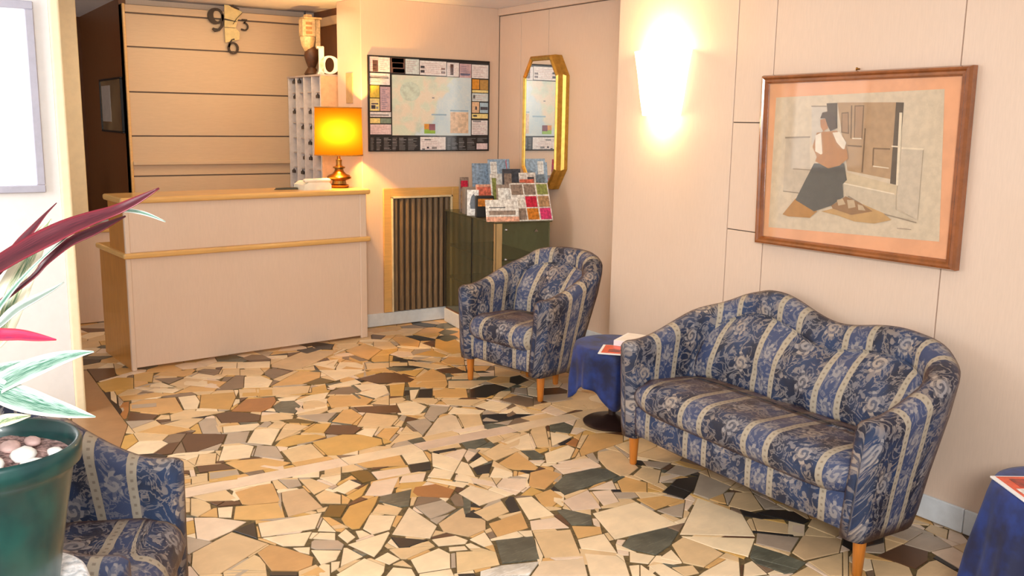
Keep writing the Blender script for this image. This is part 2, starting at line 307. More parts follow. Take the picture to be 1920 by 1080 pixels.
TRACE = """d 906,6282 1061,6229 1032,6017 893,5934
y 888,5906 1031,5984 1116,5924 1067,5679 911,5689
k 887,5844 915,5869 890,5643 954,5548 948,5403 906,5320 858,5313
o 961,5563 1158,5536 1235,5442 1063,5437 965,5466
o 984,5382 1061,5429 1235,5384 1210,5116 1089,5109 959,5254
r 939,5426 994,5431 957,5255 920,5124 870,5105 898,5273
h 862,5311 902,5296 864,5092 841,5105
d 954,5231 1078,5099 1031,5026 910,5073
c 1246,5378 1345,5369 1333,5234 1285,5107 1218,5129
y 1372,5363 1553,5316 1531,5212 1432,4995 1295,5110
b 1217,5844 1389,5789 1267,5676
t 1265,5667 1384,5769 1476,5673 1320,5532
c 1171,5721 1235,5747 1282,5595 1154,5669
c 1114,5591 1170,5629 1280,5566 1292,5518 1244,5477
o 1252,5472 1328,5527 1473,5664 1581,5559 1460,5401
b 1487,5891 1545,5928 1631,5855 1588,5764
c 1427,5778 1483,5836 1593,5671 1557,5637
o 1235,5922 1288,5982 1494,5934 1445,5846 1387,5801
t 1640,5850 1740,5816 1692,5659 1596,5736
y 1132,6003 1248,5982 1192,5772 1104,5866
c 1499,5184 1538,5161 1521,5105 1463,5048
t 1128,5069 1212,5106 1404,4976 1290,4958 1106,4958
t 1032,5010 1086,5094 1128,5069
b 1831,6068 1921,6135 1976,6090 1993,5951 1843,5998
c 1772,5976 1970,5901 1915,5748 1725,5833
t 1675,5826 1853,5736 1845,5647 1804,5591 1637,5699
b 1599,5676 1709,5624 1628,5381 1540,5372 1465,5405
c 1706,5614 1803,5570 1829,5444 1759,5316 1621,5375
b 1870,5738 1954,5678 1997,5583 1839,5471 1826,5590
o 1774,5328 2046,5578 2154,5481 2102,5364 1950,5278
t 1949,5825 2167,5903 2240,6048 2443,5974 2416,5894 2233,5738 2081,5628 2017,5606 1928,5764
d 2139,6051 2240,6048 2167,5903 2096,5917
k 2362,6175 2457,6223 2515,6132 2433,5994 2362,6048
o 2509,5923 2701,6041 2741,5819 2544,5611 2528,5724
b 2420,5772 2517,5769 2535,5603 2478,5598 2398,5720
c 2177,5683 2252,5727 2383,5728 2279,5563 2213,5601
c 2280,5538 2353,5656 2493,5564 2405,5396 2256,5481
c 2161,5571 2271,5544 2415,5354 2161,5253
y 2606,5706 2723,5666 2644,5503 2531,5542
t 2488,5542 2635,5483 2579,5367 2436,5401
y 2306,5291 2415,5354 2503,5292 2317,5240
d 2288,5223 2495,5274 2564,5222 2591,5037 2537,4993 2347,5070
t 2086,5626 2174,5648 2145,5545 2085,5579
c 2074,5175 2279,5217 2280,5130 2192,5107 2070,5125
y 1975,5180 2073,5197 2037,5083 1937,5081
t 1706,5326 1988,5225 1920,5091 1797,5103 1654,5167
m 1960,5293 2102,5364 2153,5246 2092,5217 2004,5226
b 2037,5043 2134,5098 2194,5085 2186,4957 2114,4939 2009,5000
c 2217,5113 2396,5020 2206,4965
c 2162,4940 2372,4981 2330,4853 2214,4784
c 1801,4977 1910,5038 2029,5037 1960,4931 1825,4935
o 1962,4911 2007,4971 2158,4894 2194,4776 2117,4700 1922,4750
r 1429,4968 1563,5144 1723,5108 1704,5024 1638,4916 1565,4871
g 1656,4942 1728,5010 1794,4971 1792,4862 1712,4750 1636,4829
t 1816,4912 1917,4900 1934,4843 1906,4786 1778,4799
c 1724,5068 1858,5048 1800,4987 1720,5014
t 1591,5362 1686,5327 1636,5158 1544,5192
d 2036,4701 2222,4629 2264,4614 2219,4471 2133,4504 2028,4591
t 2144,4712 2204,4751 2279,4746 2226,4636
t 1728,4741 1915,4772 1892,4715 1830,4681 1707,4711
k 3067,6123 3161,6102 3223,5927 3187,5886 3096,5922
y 3223,5927 3339,5831 3301,5644 3203,5474 3108,5473 3095,5703
o 2956,6108 3054,6083 3090,5911 2997,5759 2911,5865
t 2794,6077 2899,6018 2862,5806 2749,5814 2730,5938
y 2867,5584 3044,5647 3055,5450 3003,5427
o 2939,5334 3054,5424 3132,5353 3037,5178 2941,5245
y 2653,5692 2737,5631 2673,5512 2581,5539
k 2697,5549 2775,5492 2750,5442 2668,5489
t 2737,5605 2998,5417 2929,5327 2785,5499
t 2760,5462 2930,5215 2809,5187 2782,5275 2716,5362
t 2572,5519 2740,5423 2701,5346 2526,5422
d 2823,5179 2957,5163 2925,5073 2956,5009 2857,5031 2812,5092
o 2521,4991 2771,5209 2809,5187 2806,5026 2717,4835 2668,4779 2485,4896
y 2575,5251 2753,5220 2623,5086
o 2962,5148 3031,5157 2962,5029 2935,5080
o 3074,5133 3175,5075 3080,4984 3004,5005
t 2819,4973 2940,4971 2885,4868 2790,4923
t 2754,4900 2984,4789 2782,4692 2681,4771
k 2777,4674 2903,4716 2971,4698 2998,4588 2840,4517 2770,4479 2690,4526
c 2456,4840 2516,4826 2408,4671 2368,4656
k 2516,4826 2592,4802 2500,4636 2424,4680
o 2565,4736 2655,4766 2760,4684 2681,4531 2512,4629
y 2400,4997 2500,4982 2372,4750 2304,4789
c 2286,4980 2400,4997 2421,4881 2268,4791 2192,4777
t 2185,4762 2360,4737 2355,4683 2320,4656 2225,4646 2158,4703
c 2234,4632 2377,4632 2395,4501 2302,4405 2230,4396 2183,4423
t 2402,4617 2517,4607 2502,4559 2450,4514 2413,4536
t 2526,4583 2752,4451 2611,4384 2508,4472
c 2627,4374 2765,4425 2826,4295 2705,4221 2652,4288
b 2811,4398 2959,4428 3001,4326 2918,4205 2878,4210 2867,4271
t 2778,4436 2911,4556 2972,4520 2953,4491 2811,4398
h 2966,4484 3033,4568 3095,4532 3011,4398
c 2429,4330 2517,4420 2640,4277 2581,4233
d 1336,4949 1415,4971 1511,4880 1549,4824 1509,4730 1428,4745 1326,4789
h 1224,4865 1273,4918 1323,4889 1277,4623 1194,4673
d 1076,4617 1140,4742 1185,4671 1295,4598 1246,4488 1153,4536 1099,4423 1054,4436
c 1314,4733 1492,4692 1490,4661 1435,4599 1288,4632
h 1246,4474 1303,4608 1414,4589 1342,4431 1238,4458
c 1346,4429 1450,4621 1492,4612 1558,4542 1440,4331
t 1507,4603 1570,4670 1623,4623 1564,4547
t 1544,4810 1643,4811 1693,4714 1674,4675 1506,4708
h 1707,4714 1782,4773 1909,4770 1941,4681 1811,4529 1760,4567
m 1609,4663 1692,4672 1756,4569 1732,4543 1626,4621
t 1467,4372 1613,4621 1701,4513 1601,4440 1512,4389
y 1635,4435 1747,4534 1822,4498 1729,4372
y 1447,4313 1500,4381 1588,4417 1689,4365 1718,4311 1621,4281 1488,4274
y 1626,4271 1799,4300 1880,4252 1942,4134 1914,4064 1817,4051 1675,4027 1618,4055
h 1105,4419 1155,4528 1239,4478 1188,4384
t 1049,4251 1100,4382 1178,4356 1133,4220
c 1153,4247 1231,4434 1336,4399 1360,4357 1294,4214
h 1314,4228 1375,4362 1452,4303 1430,4133 1410,4125
t 1451,4228 1615,4255 1601,4045 1440,4050
o 1173,4209 1214,4216 1353,4173 1437,4052 1384,4027 1211,4039
d 1048,4233 1133,4207 1163,4202 1191,4111 1068,4136 1036,4143
h 1075,4120 1197,4095 1188,4028 1048,4025
t 988,4089 1057,4071 1044,4022 970,4020
p 1005,4198 1029,4189 1015,4108 990,4111
c 1399,3938 1527,3923 1484,3816 1374,3870
t 1536,3893 1629,3912 1583,3804 1512,3835
h 1313,3883 1393,3836 1381,3763 1318,3757 1316,3836
t 1393,3836 1448,3814 1488,3688 1387,3639
c 1477,3808 1579,3795 1555,3739 1509,3692
c 1091,3904 1215,3919 1291,3897 1281,3880 1209,3878 1106,3856
o 1832,4524 1967,4683 2013,4674 2015,4533 1908,4423
d 1726,4366 1810,4472 1910,4406 1925,4342 1853,4276 1767,4312
t 1913,4380 2053,4572 2180,4437 2165,4395 2068,4289
c 1853,4276 1933,4329 1990,4287 1915,4187
o 1938,4196 2026,4282 2101,4246 1966,4098
t 2089,4292 2160,4365 2166,4328 2117,4260
t 2078,4189 2146,4267 2133,4156
h 2171,4317 2294,4319 2279,4221 2147,4080
h 2296,4352 2409,4496 2507,4439 2450,4366 2355,4317
c 2142,4061 2345,4290 2443,4317 2449,4262 2378,4075
t 2468,4285 2575,4222 2501,4066 2385,4070
t 1942,4048 2052,4158 2122,4125 2138,4063
g 2268,3912 2399,3931 2376,3820 2271,3768 2238,3802
t 2068,3930 2260,3932 2232,3833 2067,3848
c 1937,3925 2063,3947 2004,3740 1895,3753
k 1896,3747 2002,3728 1959,3640 1864,3649
o 1684,3930 1869,3952 1928,3917 1884,3748 1709,3814
t 1595,3958 1675,3910 1694,3799 1618,3807 1542,3829
m 1617,3796 1670,3801 1702,3770 1689,3653 1618,3649
p 1707,3754 1884,3723 1860,3651 1694,3655
t 1534,3810 1580,3794 1594,3751 1504,3700
c 1476,3651 1585,3721 1609,3638 1504,3579
y 1496,3552 1646,3638 1562,3524 1506,3494
p 1568,3520 1662,3640 1792,3632 1677,3475 1627,3479
p 1757,3572 1806,3636 1920,3615 1862,3532
c 1899,3568 1979,3653 2037,3557 1975,3487
c 2065,3836 2097,3777 2144,3618 2088,3455 2032,3548 1983,3676
p 2097,3777 2187,3804 2225,3803 2248,3714 2137,3622
c 2139,3608 2251,3672 2238,3588 2134,3561
k 2131,3557 2247,3569 2164,3461 2107,3479
p 1988,3479 2025,3528 2129,3363 2107,3300
c 1874,3537 1897,3557 2018,3404 1975,3374
o 1104,3838 1211,3862 1280,3854 1242,3639 1120,3672 1093,3698
t 936,3886 1081,3907 1096,3743 971,3808
t 928,3870 965,3837 968,3799 983,3765 972,3711 904,3661 883,3697
d 972,3802 1094,3736 1092,3694 1040,3710 1002,3723
c 996,3712 1056,3691 1018,3587 973,3619
o 1062,3687 1239,3631 1202,3476 1096,3511 1018,3568
t 1248,3646 1276,3735 1376,3729 1370,3491 1212,3475
p 888,3665 963,3620 1057,3517 980,3463 881,3419 846,3466
k 983,3461 1085,3499 1043,3338
c 1089,3479 1348,3446 1268,3316 1088,3345 1061,3353
c 1061,3344 1247,3297 1176,3194 1105,3233
t 801,3353 978,3456 1000,3399 1066,3282 918,3195 879,3219 841,3137 774,3171 770,3247
o 1004,3229 1069,3271 1116,3201 1171,3088 1142,3028 1080,3014 1002,3065 1026,3192
t 859,3170 992,3221 1013,3161 978,3032 845,3113
k 997,3060 1081,3009 1069,2976 983,3029
o 1073,2981 1160,3010 1169,2945 1157,2923
c 1182,3149 1279,3086 1235,3026 1169,3016
c 1130,3202 1191,3172 1166,3115 1139,3155
h 1175,3191 1225,3224 1303,3172 1309,3126 1285,3091 1200,3143
c 1223,3237 1265,3273 1319,3236 1294,3177
c 1265,3291 1329,3390 1326,3245
m 1332,3407 1401,3503 1465,3459 1393,3361
t 1386,3626 1447,3665 1486,3576 1449,3489 1377,3538
r 1759,3445 1794,3490 1892,3476 1932,3374 1868,3305 1757,3393
c 1926,3334 2013,3381 2062,3285 2087,3194 1935,3171
g 1592,3429 1621,3474 1672,3465 1776,3478 1684,3322 1652,3327 1622,3370
y 1388,3349 1469,3452 1496,3446 1626,3492 1576,3418 1518,3343 1417,3226 1388,3234 1378,3285
c 1425,3220 1501,3324 1593,3263 1515,3157 1437,3151
t 1521,3341 1578,3407 1649,3313 1599,3260
c 1500,3113 1678,3316 1689,3088 1612,3002
k 1486,3096 1601,2995 1505,2978 1474,2992
h 1699,3304 1832,3305 1840,3198 1789,3179 1696,3158
h 1690,3162 1794,3166 1696,3102
b 1868,3305 1914,3341 1928,3300 1879,3195 1847,3224
t 1703,3107 1866,3193 1870,3111 1880,3029 1839,2961 1747,2937 1683,3029
t 1875,3127 2044,3167 2011,3056 1885,3025
c 1736,2918 1823,2944 1793,2832 1752,2832
c 1611,2993 1708,2974 1729,2913 1706,2893 1606,2929
c 1391,3215 1419,3206 1431,3155 1375,3141
c 1317,3215 1369,3255 1372,3164 1322,3130
c 1318,3120 1501,3143 1502,3129 1414,3021 1361,2972
t 1433,3001 1474,2992 1596,2986 1597,2934 1454,2896 1437,2910
c 1354,2957 1421,2984 1437,2910 1382,2889
t 1390,2885 1440,2897 1445,2825
c 1293,3102 1307,3094 1329,2999 1222,2965
c 1465,2885 1601,2915 1615,2850 1560,2751 1441,2778
c 1187,2919 1326,2985 1364,2885 1345,2852 1318,2824 1192,2901
c 1331,2817 1384,2865 1438,2818 1425,2759
c 1441,2771 1559,2744 1541,2688 1432,2755
t 1638,2852 1756,2797 1768,2773 1727,2680 1559,2707
k 1558,2700 1615,2672 1607,2648 1551,2682
c 1635,2903 1695,2879 1689,2845 1620,2871
c 1700,2889 1726,2889 1740,2831 1696,2850
c 1208,3018 1242,3006 1217,2960 1176,2940
c 2656,4356 2764,4419 2828,4297 2706,4226
b 2816,4389 2988,4441 3038,4346 2992,4222 2877,4216 2860,4278
c 2674,4195 2841,4258 2827,4095
k 2580,4221 2670,4188 2845,4075 2678,4068 2500,4071
r 2527,3939 2592,3963 2622,3936 2572,3878
t 2413,3955 2475,3944 2463,3807 2395,3798
t 2496,3914 2598,3863 2475,3817
c 2444,3777 2640,3838 2533,3621 2457,3651
t 2653,3848 2708,3903 2792,3908 2609,3608 2552,3641
c 2742,3795 2800,3675 2621,3608
g 2818,3911 2899,3919 2904,3806 2814,3718 2751,3807
r 2698,3603 2799,3658 2794,3611 2722,3540
o 2702,3490 2889,3656 2972,3642 3037,3552 2971,3474 2803,3445 2662,3422
t 2269,3700 2424,3781 2434,3633 2270,3581
g 2453,3637 2517,3607 2512,3511 2475,3474 2432,3499
c 2531,3545 2702,3584 2702,3521 2603,3427 2503,3413 2465,3436
o 2246,3538 2430,3635 2399,3404 2367,3381 2283,3445
c 2138,3423 2227,3520 2264,3415 2238,3376
o 2235,3248 2331,3375 2422,3376 2445,3280 2275,3174 2241,3219
g 2332,3190 2446,3266 2605,3267 2666,3231 2655,3127 2581,3118 2312,3077
p 2470,3397 2631,3396 2717,3374 2662,3261 2449,3278
t 2762,3423 2843,3421 2866,3361 2804,3162 2703,3112 2662,3123 2666,3231 2709,3349
o 2611,3087 2677,3107 2714,3000 2641,2917 2545,2975
t 2718,3103 2827,3163 2871,3080 2758,2973 2721,2970
p 2436,3077 2600,3107 2547,3010
p 2103,3314 2185,3381 2275,3315 2215,3234 2129,3187
k 2049,3154 2093,3190 2112,3179 2057,3038 2004,3040
o 1876,3003 2051,3022 1992,2886 1839,2881
c 2108,3160 2181,3138 2152,3021 2152,2931 2035,2949
o 2200,3148 2298,3165 2293,3059 2196,3004 2160,3026
p 2031,2937 2143,2912 2133,2801 1988,2862
g 2188,2969 2229,2954 2240,2898 2283,2852 2226,2773 2153,2817
g 1818,2860 1966,2813 1875,2636 1735,2682
t 1981,2839 2127,2787 2022,2578 1896,2639
c 2095,2700 2217,2687 2155,2529 2058,2630
o 2148,2810 2245,2743 2212,2691 2099,2706
p 2266,3034 2435,3072 2361,2884 2240,2927
p 2437,3049 2522,3020 2470,2900 2384,2901
c 2296,2864 2532,2863 2528,2599 2218,2625
c 1870,2623 2018,2557 1947,2440 1770,2548
c 2043,2590 2138,2508 2130,2450 2076,2362 1952,2437
c 2125,2429 2165,2413 2106,2344 2081,2359
w 1637,2674 1726,2673 1868,2625 1771,2555 1617,2642
g 2207,2566 2291,2622 2468,2607 2482,2543 2378,2476 2268,2437 2214,2530
c 2467,2527 2787,2756 2814,2627 2823,2527 2711,2356
h 2806,2803 3005,2965 3010,2771 2922,2733 2821,2721
k 2698,2882 2865,2967 2975,2934 2837,2829 2728,2777
o 2550,2884 2677,2851 2719,2775 2545,2755
h 2545,2748 2706,2748 2592,2640 2563,2670
t 2704,3096 2815,3153 2859,3052 2743,2962 2721,2990
h 2880,3228 2982,3132 2884,3096 2849,3159
h 2863,3049 2980,3098 3035,2981 2911,2972
c 2460,2514 2699,2345 2555,2246 2496,2370 2478,2462
t 2378,2476 2468,2503 2493,2453 2495,2315 2353,2274 2310,2341
g 2646,2325 2691,2185 2705,2101 2601,2071 2513,2105 2551,2237
h 2739,2375 2854,2257 2721,2189 2665,2313
t 2838,2491 2916,2367 2843,2300 2755,2390
p 2919,2353 2967,2324 2886,2262 2851,2295
k 2885,2516 2966,2508 3035,2439 3018,2343 2967,2336
t 2839,2626 2975,2716 3040,2677 2941,2523 2874,2536
h 3030,2668 3033,2593 3024,2473 2945,2520
t 2724,2187 2893,2257 2970,2309 2982,2156 2881,2091 2712,2118
t 2716,2105 2892,2085 2732,1961 2690,1987
c 2498,2216 2545,2220 2513,2115 2443,2137 2422,2150
c 2324,2250 2468,2277 2491,2231 2415,2154 2282,2236
t 2249,2337 2330,2308 2307,2250 2244,2259
c 2223,2405 2351,2447 2314,2339 2268,2351
c 2201,2516 2261,2436 2196,2400 2147,2451
c 2135,2437 2169,2407 2160,2310 2073,2364
c 2184,2387 2243,2372 2244,2259 2170,2304
t 2563,2064 2687,2081 2676,1995
d 2978,2000 3154,2009 3182,1917 3109,1872 3011,1855 3003,1929
h 3157,2007 3318,2031 3331,1971 3300,1895 3187,1913
p 3190,1912 3303,1893 3266,1754 3149,1771
t 3106,1867 3143,1860 3113,1726 2956,1822 3008,1850
t 2937,1993 2997,1925 3002,1876 2951,1825 2831,1898
t 2839,2093 2960,2110 2748,1948 2696,1980
t 3353,2047 3417,2063 3430,1991 3345,1944 3344,2016
o 3100,1741 3219,1751 3227,1731 3160,1697"""
def parse():
    out = []
    for ln in TRACE.strip().split('\n'):
        a = ln.split(); out.append((a[0], hull([tuple(int(q)/1000 for q in s.split(',')) for s in a[1:]])))
    return out
def hull(P):
    P = sorted(set(P))
    def half(P):
        h = []
        for p in P:
            while len(h) > 1 and (h[-1][0]-h[-2][0])*(p[1]-h[-2][1])-(h[-1][1]-h[-2][1])*(p[0]-h[-2][0]) <= 0: h.pop()
            h.append(p)
        return h[:-1]
    return half(P)+half(P[::-1])
def clip(P, a, b, c):          # keep a*x+b*y+c <= 0
    out = []
    n = len(P)
    for i in range(n):
        p, q = P[i], P[(i+1) % n]; dp = a*p[0]+b*p[1]+c; dq = a*q[0]+b*q[1]+c
        if dp <= 0: out.append(p)
        if (dp < 0 < dq) or (dq < 0 < dp):
            t = dp/(dp-dq); out.append((p[0]+t*(q[0]-p[0]), p[1]+t*(q[1]-p[1])))
    return out
def edges(P):                  # outward half-planes of a counter-clockwise polygon
    for i in range(len(P)):
        p, q = P[i], P[(i+1) % len(P)]; dx, dy = q[0]-p[0], q[1]-p[1]; L = math.hypot(dx, dy)
        if L < 1e-9: continue
        a, b = dy/L, -dx/L; yield a, b, -(a*p[0]+b*p[1])
def areaof(P): return abs(sum(P[i][0]*P[(i+1) % len(P)][1]-P[(i+1) % len(P)][0]*P[i][1] for i in range(len(P))))/2 if len(P) > 2 else 0
def inset(P, d):
    Q = P
    for a, b, c in list(edges(P)):
        Q = clip(Q, a, b, c+d)
        if len(Q) < 3: return []
    return Q
def bbox(P): return min(p[0] for p in P), max(p[0] for p in P), min(p[1] for p in P), max(p[1] for p in P)
def hit(A, B): return A[0] < B[1] and B[0] < A[1] and A[2] < B[3] and B[2] < A[3]
def subtract(P, B):
    res = []; cur = P
    for a, b, c in edges(B):
        outp = clip(cur, -a, -b, -c)
        if len(outp) > 2 and areaof(outp) > 2e-4: res.append(outp)
        cur = clip(cur, a, b, c)
        if len(cur) < 3: break
    return res if areaof(cur) > 1e-5 else [P]
FX0, FX1, FY0, FY1 = -1.1, XM, .9, 9.6
placed = []       # (key, polygon, bbox)
# light marble strips crossing the floor
strips = []
def strip_row(y0, y1, x0, x1, step, slope=0.):
    x = x0
    while x < x1:
        w = step*random.uniform(.6, 1.3); e = min(x+w, x1)
        strips.append((random.choice('tptc'), [(x, y0+slope*(x-x0)), (e, y0+slope*(e-x0)), (e, y1+slope*(e-x0)), (x, y1+slope*(x-x0))])); x = e
strip_row(3.885, 3.992, -1.1, 3.44, .62)
# tan border along the left passage
strips.append(('n', [(.78, 4.6), (.90, 5.0), (.905, 6.25), (.74, 6.25), (.62, 4.6)]))
for k, P in strips: placed.append((k, hull(P), bbox(P)))
RAT = {}
nstrip = len(placed)
for k, P in parse():
    if len(P) < 3: continue
    P = [(min(max(x, FX0), FX1), y) for x, y in P]
    pieces = [P]
    bb = bbox(P)
    for kk, Q, qb in placed:
        if hit(bb, qb):
            nxt = []
            for R_ in pieces: nxt += subtract(R_, Q) if hit(bbox(R_), qb) else [R_]
            pieces = nxt
    if not pieces: continue
    pieces.sort(key=areaof, reverse=True)
    for R_ in pieces[:3]:
        if areaof(R_) > max(6e-4, .12*areaof(P)): placed.append((k, R_, bbox(R_)))
# fill the rest with irregular convex cells
seeds = []
gy = FY0
while gy < FY1:
    gx = FX0
    while gx < FX1:
        seeds.append((gx+random.uniform(0, .15), gy+random.uniform(0, .15))); gx += .158*random.uniform(.7, 1.3)
    gy += .150
from mathutils.kdtree import KDTree
kd = KDTree(len(seeds))
for i, s in enumerate(seeds): kd.insert((s[0], s[1], 0), i)
kd.balance()
fill = []
inplaced = list(placed)
for i, s in enumerate(seeds):
    P = [(s[0]-.3, s[1]-.3), (s[0]+.3, s[1]-.3), (s[0]+.3, s[1]+.3), (s[0]-.3, s[1]+.3)]
    for co, j, dd in kd.find_n((s[0], s[1], 0), 14):
        if j == i: continue
        mx, my = (s[0]+co[0])/2, (s[1]+co[1])/2; a, b = co[0]-s[0], co[1]-s[1]; L = math.hypot(a, b)
        P = clip(P, a/L, b/L, -(a*mx+b*my)/L)
    P = clip(clip(clip(clip(P, 1, 0, -FX1), -1, 0, FX0), 0, 1, -FY1), 0, -1, FY0)
    if len(P) < 3: continue
    pieces = [P]
    for kk, Q, qb in inplaced:
        if not hit(bbox(P), qb): continue
        nxt = []
        for R_ in pieces: nxt += subtract(R_, Q) if hit(bbox(R_), qb) else [R_]
        pieces = nxt
    for R_ in pieces:
        if areaof(R_) > 1e-3: fill.append((random.choices('cctttttttoooyypphhbdkg', k=1)[0], R_, None))
JOINT = .0019
allst = []
for k, P, _ in placed+fill:
    Q = inset(P, JOINT)
    if areaof(Q) < 5e-4: continue
    cx = sum(p[0] for p in Q)/len(Q); cy = sum(p[1] for p in Q)/len(Q)
    d2 = cx*cx+cy*cy+2.56
    az = math.degrees(math.atan2(cx, cy))
    vis = -.5 if not (1 < az < 66) else areaof(Q)/d2**1.5
    # behind the counter, sofa, chairs: not in view
    if cx > XR-.03 and cy < YJ: vis = -1
    if cy > 5.9 and 1.15 < cx < 2.85 and cy > 5.9+.085*(cx-1.1): vis = -.6
    allst.append((vis, k, Q, cx, cy))
allst.sort(key=lambda t: -t[0])
bm = NB(); box(bm, -1.8, 4.3, -.6, 9.8, -.12, -.004)
MORTAR = plain('mortar', (104, 86, 52), .9, var=.2, scale=60)
fl = struct(obj('floor', bm, MORTAR))
def stone_bm(bm, Q, cx, cy, z, mi):
    lo = [bm.verts.new((x-cx, y-cy, -.012)) for x, y in Q]; mid = [bm.verts.new((x-cx, y-cy, z-.0015)) for x, y in Q]
    T = inset(Q, .0018)
    if len(T) != len(Q): T = [(cx+(x-cx)*.97, cy+(y-cy)*.97) for x, y in Q]
    hi = [bm.verts.new((x-cx, y-cy, z)) for x, y in T]
    if len(T) == len(Q):   # match ordering by nearest start
        d = [math.hypot(T[0][0]-q[0], T[0][1]-q[1]) for q in Q]; s = d.index(min(d)); lo = lo[s:]+lo[:s]; mid = mid[s:]+mid[:s]
    n = len(Q); fs = [bm.faces.new(hi)]
    for i in range(n):
        j = (i+1) % n; fs.append(bm.faces.new((lo[i], lo[j], mid[j], mid[i]))); fs.append(bm.faces.new((mid[i], mid[j], hi[j], hi[i])))
    for f in fs: f.material_index = mi
srng = random.Random(3)
for vis, k, Q, cx, cy in allst[:299]:
    bm = NB(); stone_bm(bm, Q, cx, cy, srng.uniform(-.0006, .0006), 0)
    me = bpy.data.meshes.new('paving_stone'); bm.to_mesh(me); bm.free()
    o = link('paving_stone', me, STONE[k], fl); o.location = (cx, cy, 0); o['kind'] = 'structure'
bm = NB()
for vis, k, Q, cx, cy in allst[299:]: stone_bm(bm, Q, 0, 0, srng.uniform(-.0006, .0006), SK.index(k))
me = bpy.data.meshes.new('small_paving_stones'); bm.to_mesh(me); bm.free()
o = link('small_paving_stones', me, [STONE[k] for k in SK], fl); o['kind'] = 'stuff'

# ------------------------------------------------------------------ reception counter
CT = .0848
cn = tag(empty('reception_counter', (1.141, 6.069, 0), CT), 'pale laminate reception counter with beech-edged top and mid rail', 'counter')
L = 1.692; D1 = .62; D2 = .36
bm = NB(); box(bm, .028, L-.065, .008, .03, .018, .715, .002); obj('front_panel', bm, LAM, cn)
bm = NB(); box(bm, .028, L-.065, .008, .03, .75, 1.055, .002); obj('front_panel', bm, LAM, cn)
bm = NB(); box(bm, 0, .028, 0, .03, 0, 1.055, .004); obj('corner_post', bm, LAM, cn)
bm = NB(); box(bm, L-.065, L-.012, .004, .03, 0, 1.055, .004); obj('corner_post', bm, LAM, cn)
bm = NB(); prism(bm, [(.004, .03), (.004, D1), (.026, D1), (.026, .03)], .0, .715); obj('side_panel', bm, HONEY, cn)
bm = NB(); prism(bm, [(.004, .03), (.004, D2), (.026, D2), (.026, .03)], .75, 1.055); obj('side_panel', bm, HONEY, cn)
bm = NB(); box(bm, L-.03, L-.012, .03, D1, 0, 1.055, .002); obj('side_panel', bm, HONEY, cn)
bm = NB(); box(bm, .03, L-.03, D2-.02, D2, .75, 1.055); obj('back_panel', bm, LAM, cn)
bm = NB(); box(bm, -.02, L+.01, -.022, D1+.01, .715, .75, .012, 3); obj('desk_top', bm, EDGE, cn)
bm = NB(); box(bm, -.022, L+.012, -.022, D2+.02, 1.055, 1.093, .014, 3); obj('counter_top', bm, EDGE, cn)
# low return desk behind, seen at the left of the counter
rd = tag(empty('return_desk', (.78, YN, 0)), 'low pale return desk behind the counter, against the brown passage wall', 'desk')
bm = NB(); box(bm, 0, .735, -.02, .004, .005, .70, .002); obj('front_panel', bm, LAM, rd)
bm = NB(); box(bm, 0, .735, -.035, .03, .70, .728, .006, 2); obj('edge_rail', bm, EDGE, rd)
bm = NB(); box(bm, .42, .735, .03, .72, .70, .725, .003); obj('desk_top', bm, LAM, rd)
bm = NB(); box(bm, .02, .06, .03, .7, 0, .70); obj('side_panel', bm, LAM, rd)
o = NB(); box(o, -.13, .13, -.10, .10, 0, .018, .002); o = obj('paper_stack', o, WHITE); o.location = (1.38, 8.26, .7251)
tag(o, 'small stack of white paper on the return desk by the black chair', 'paper')
# black office chair beyond the return desk
oc = tag(empty('office_chair', (1.24, 8.68, 0), .1), 'black high-backed office chair standing behind the return desk', 'chair')
bm = NB(); box(bm, -.105, .105, -.04, .03, .60, 1.13, .03, 4); obj('backrest', bm, BLACK, oc, angle=40)
bm = NB(); box(bm, -.17, .17, .0, .42, .44, .52, .03, 3); obj('seat', bm, BLACK, oc, angle=40)
bm = NB(); tube(bm, [(0, .03, .62), (0, .06, .45), (0, .2, .44)], .015); obj('back_bar', bm, BLACK, oc)
bm = NB(); lathe(bm, [(.025, .07), (.025, .44)], 12, Matrix.Translation((0, .2, 0))); obj('gas_column', bm, BLACK, oc)
for i in range(5):
    a = 2*PI*i/5; bm = NB(); tube(bm, [(0, .2, .09), (.24*math.cos(a), .2+.24*math.sin(a), .06)], .018)
    bmesh.ops.create_uvsphere(bm, u_segments=10, v_segments=6, radius=.028, matrix=Matrix.Translation((.24*math.cos(a), .2+.24*math.sin(a), .028)))
    obj('foot', bm, BLACK, oc)
# framed picture on the passage wall
fp = tag(empty('framed_picture', (1.515, 8.25, 1.66)), 'dark-framed picture with white mount on the brown passage wall', 'picture')
bm = NB()
box(bm, -.02, .0, -.44, .44, -.215, -.2, .003); box(bm, -.02, 0, -.44, .44, .2, .215, .003)
box(bm, -.02, 0, -.44, -.425, -.2, .2, .003); box(bm, -.02, 0, .425, .44, -.2, .2, .003); obj('frame', bm, BLACK, fp)
bm = NB(); box(bm, -.012, -.002, -.425, .425, -.2, .2); obj('print', bm, plain('olive_print', (142, 118, 82), .2, var=.25, scale=3, coat=.5), fp)
bm = NB(); box(bm, -.0135, -.012, .02, .38, -.13, .16); obj('white_sheet', bm, plain('pale_sheet', (190, 176, 166), .3, var=.06), fp)

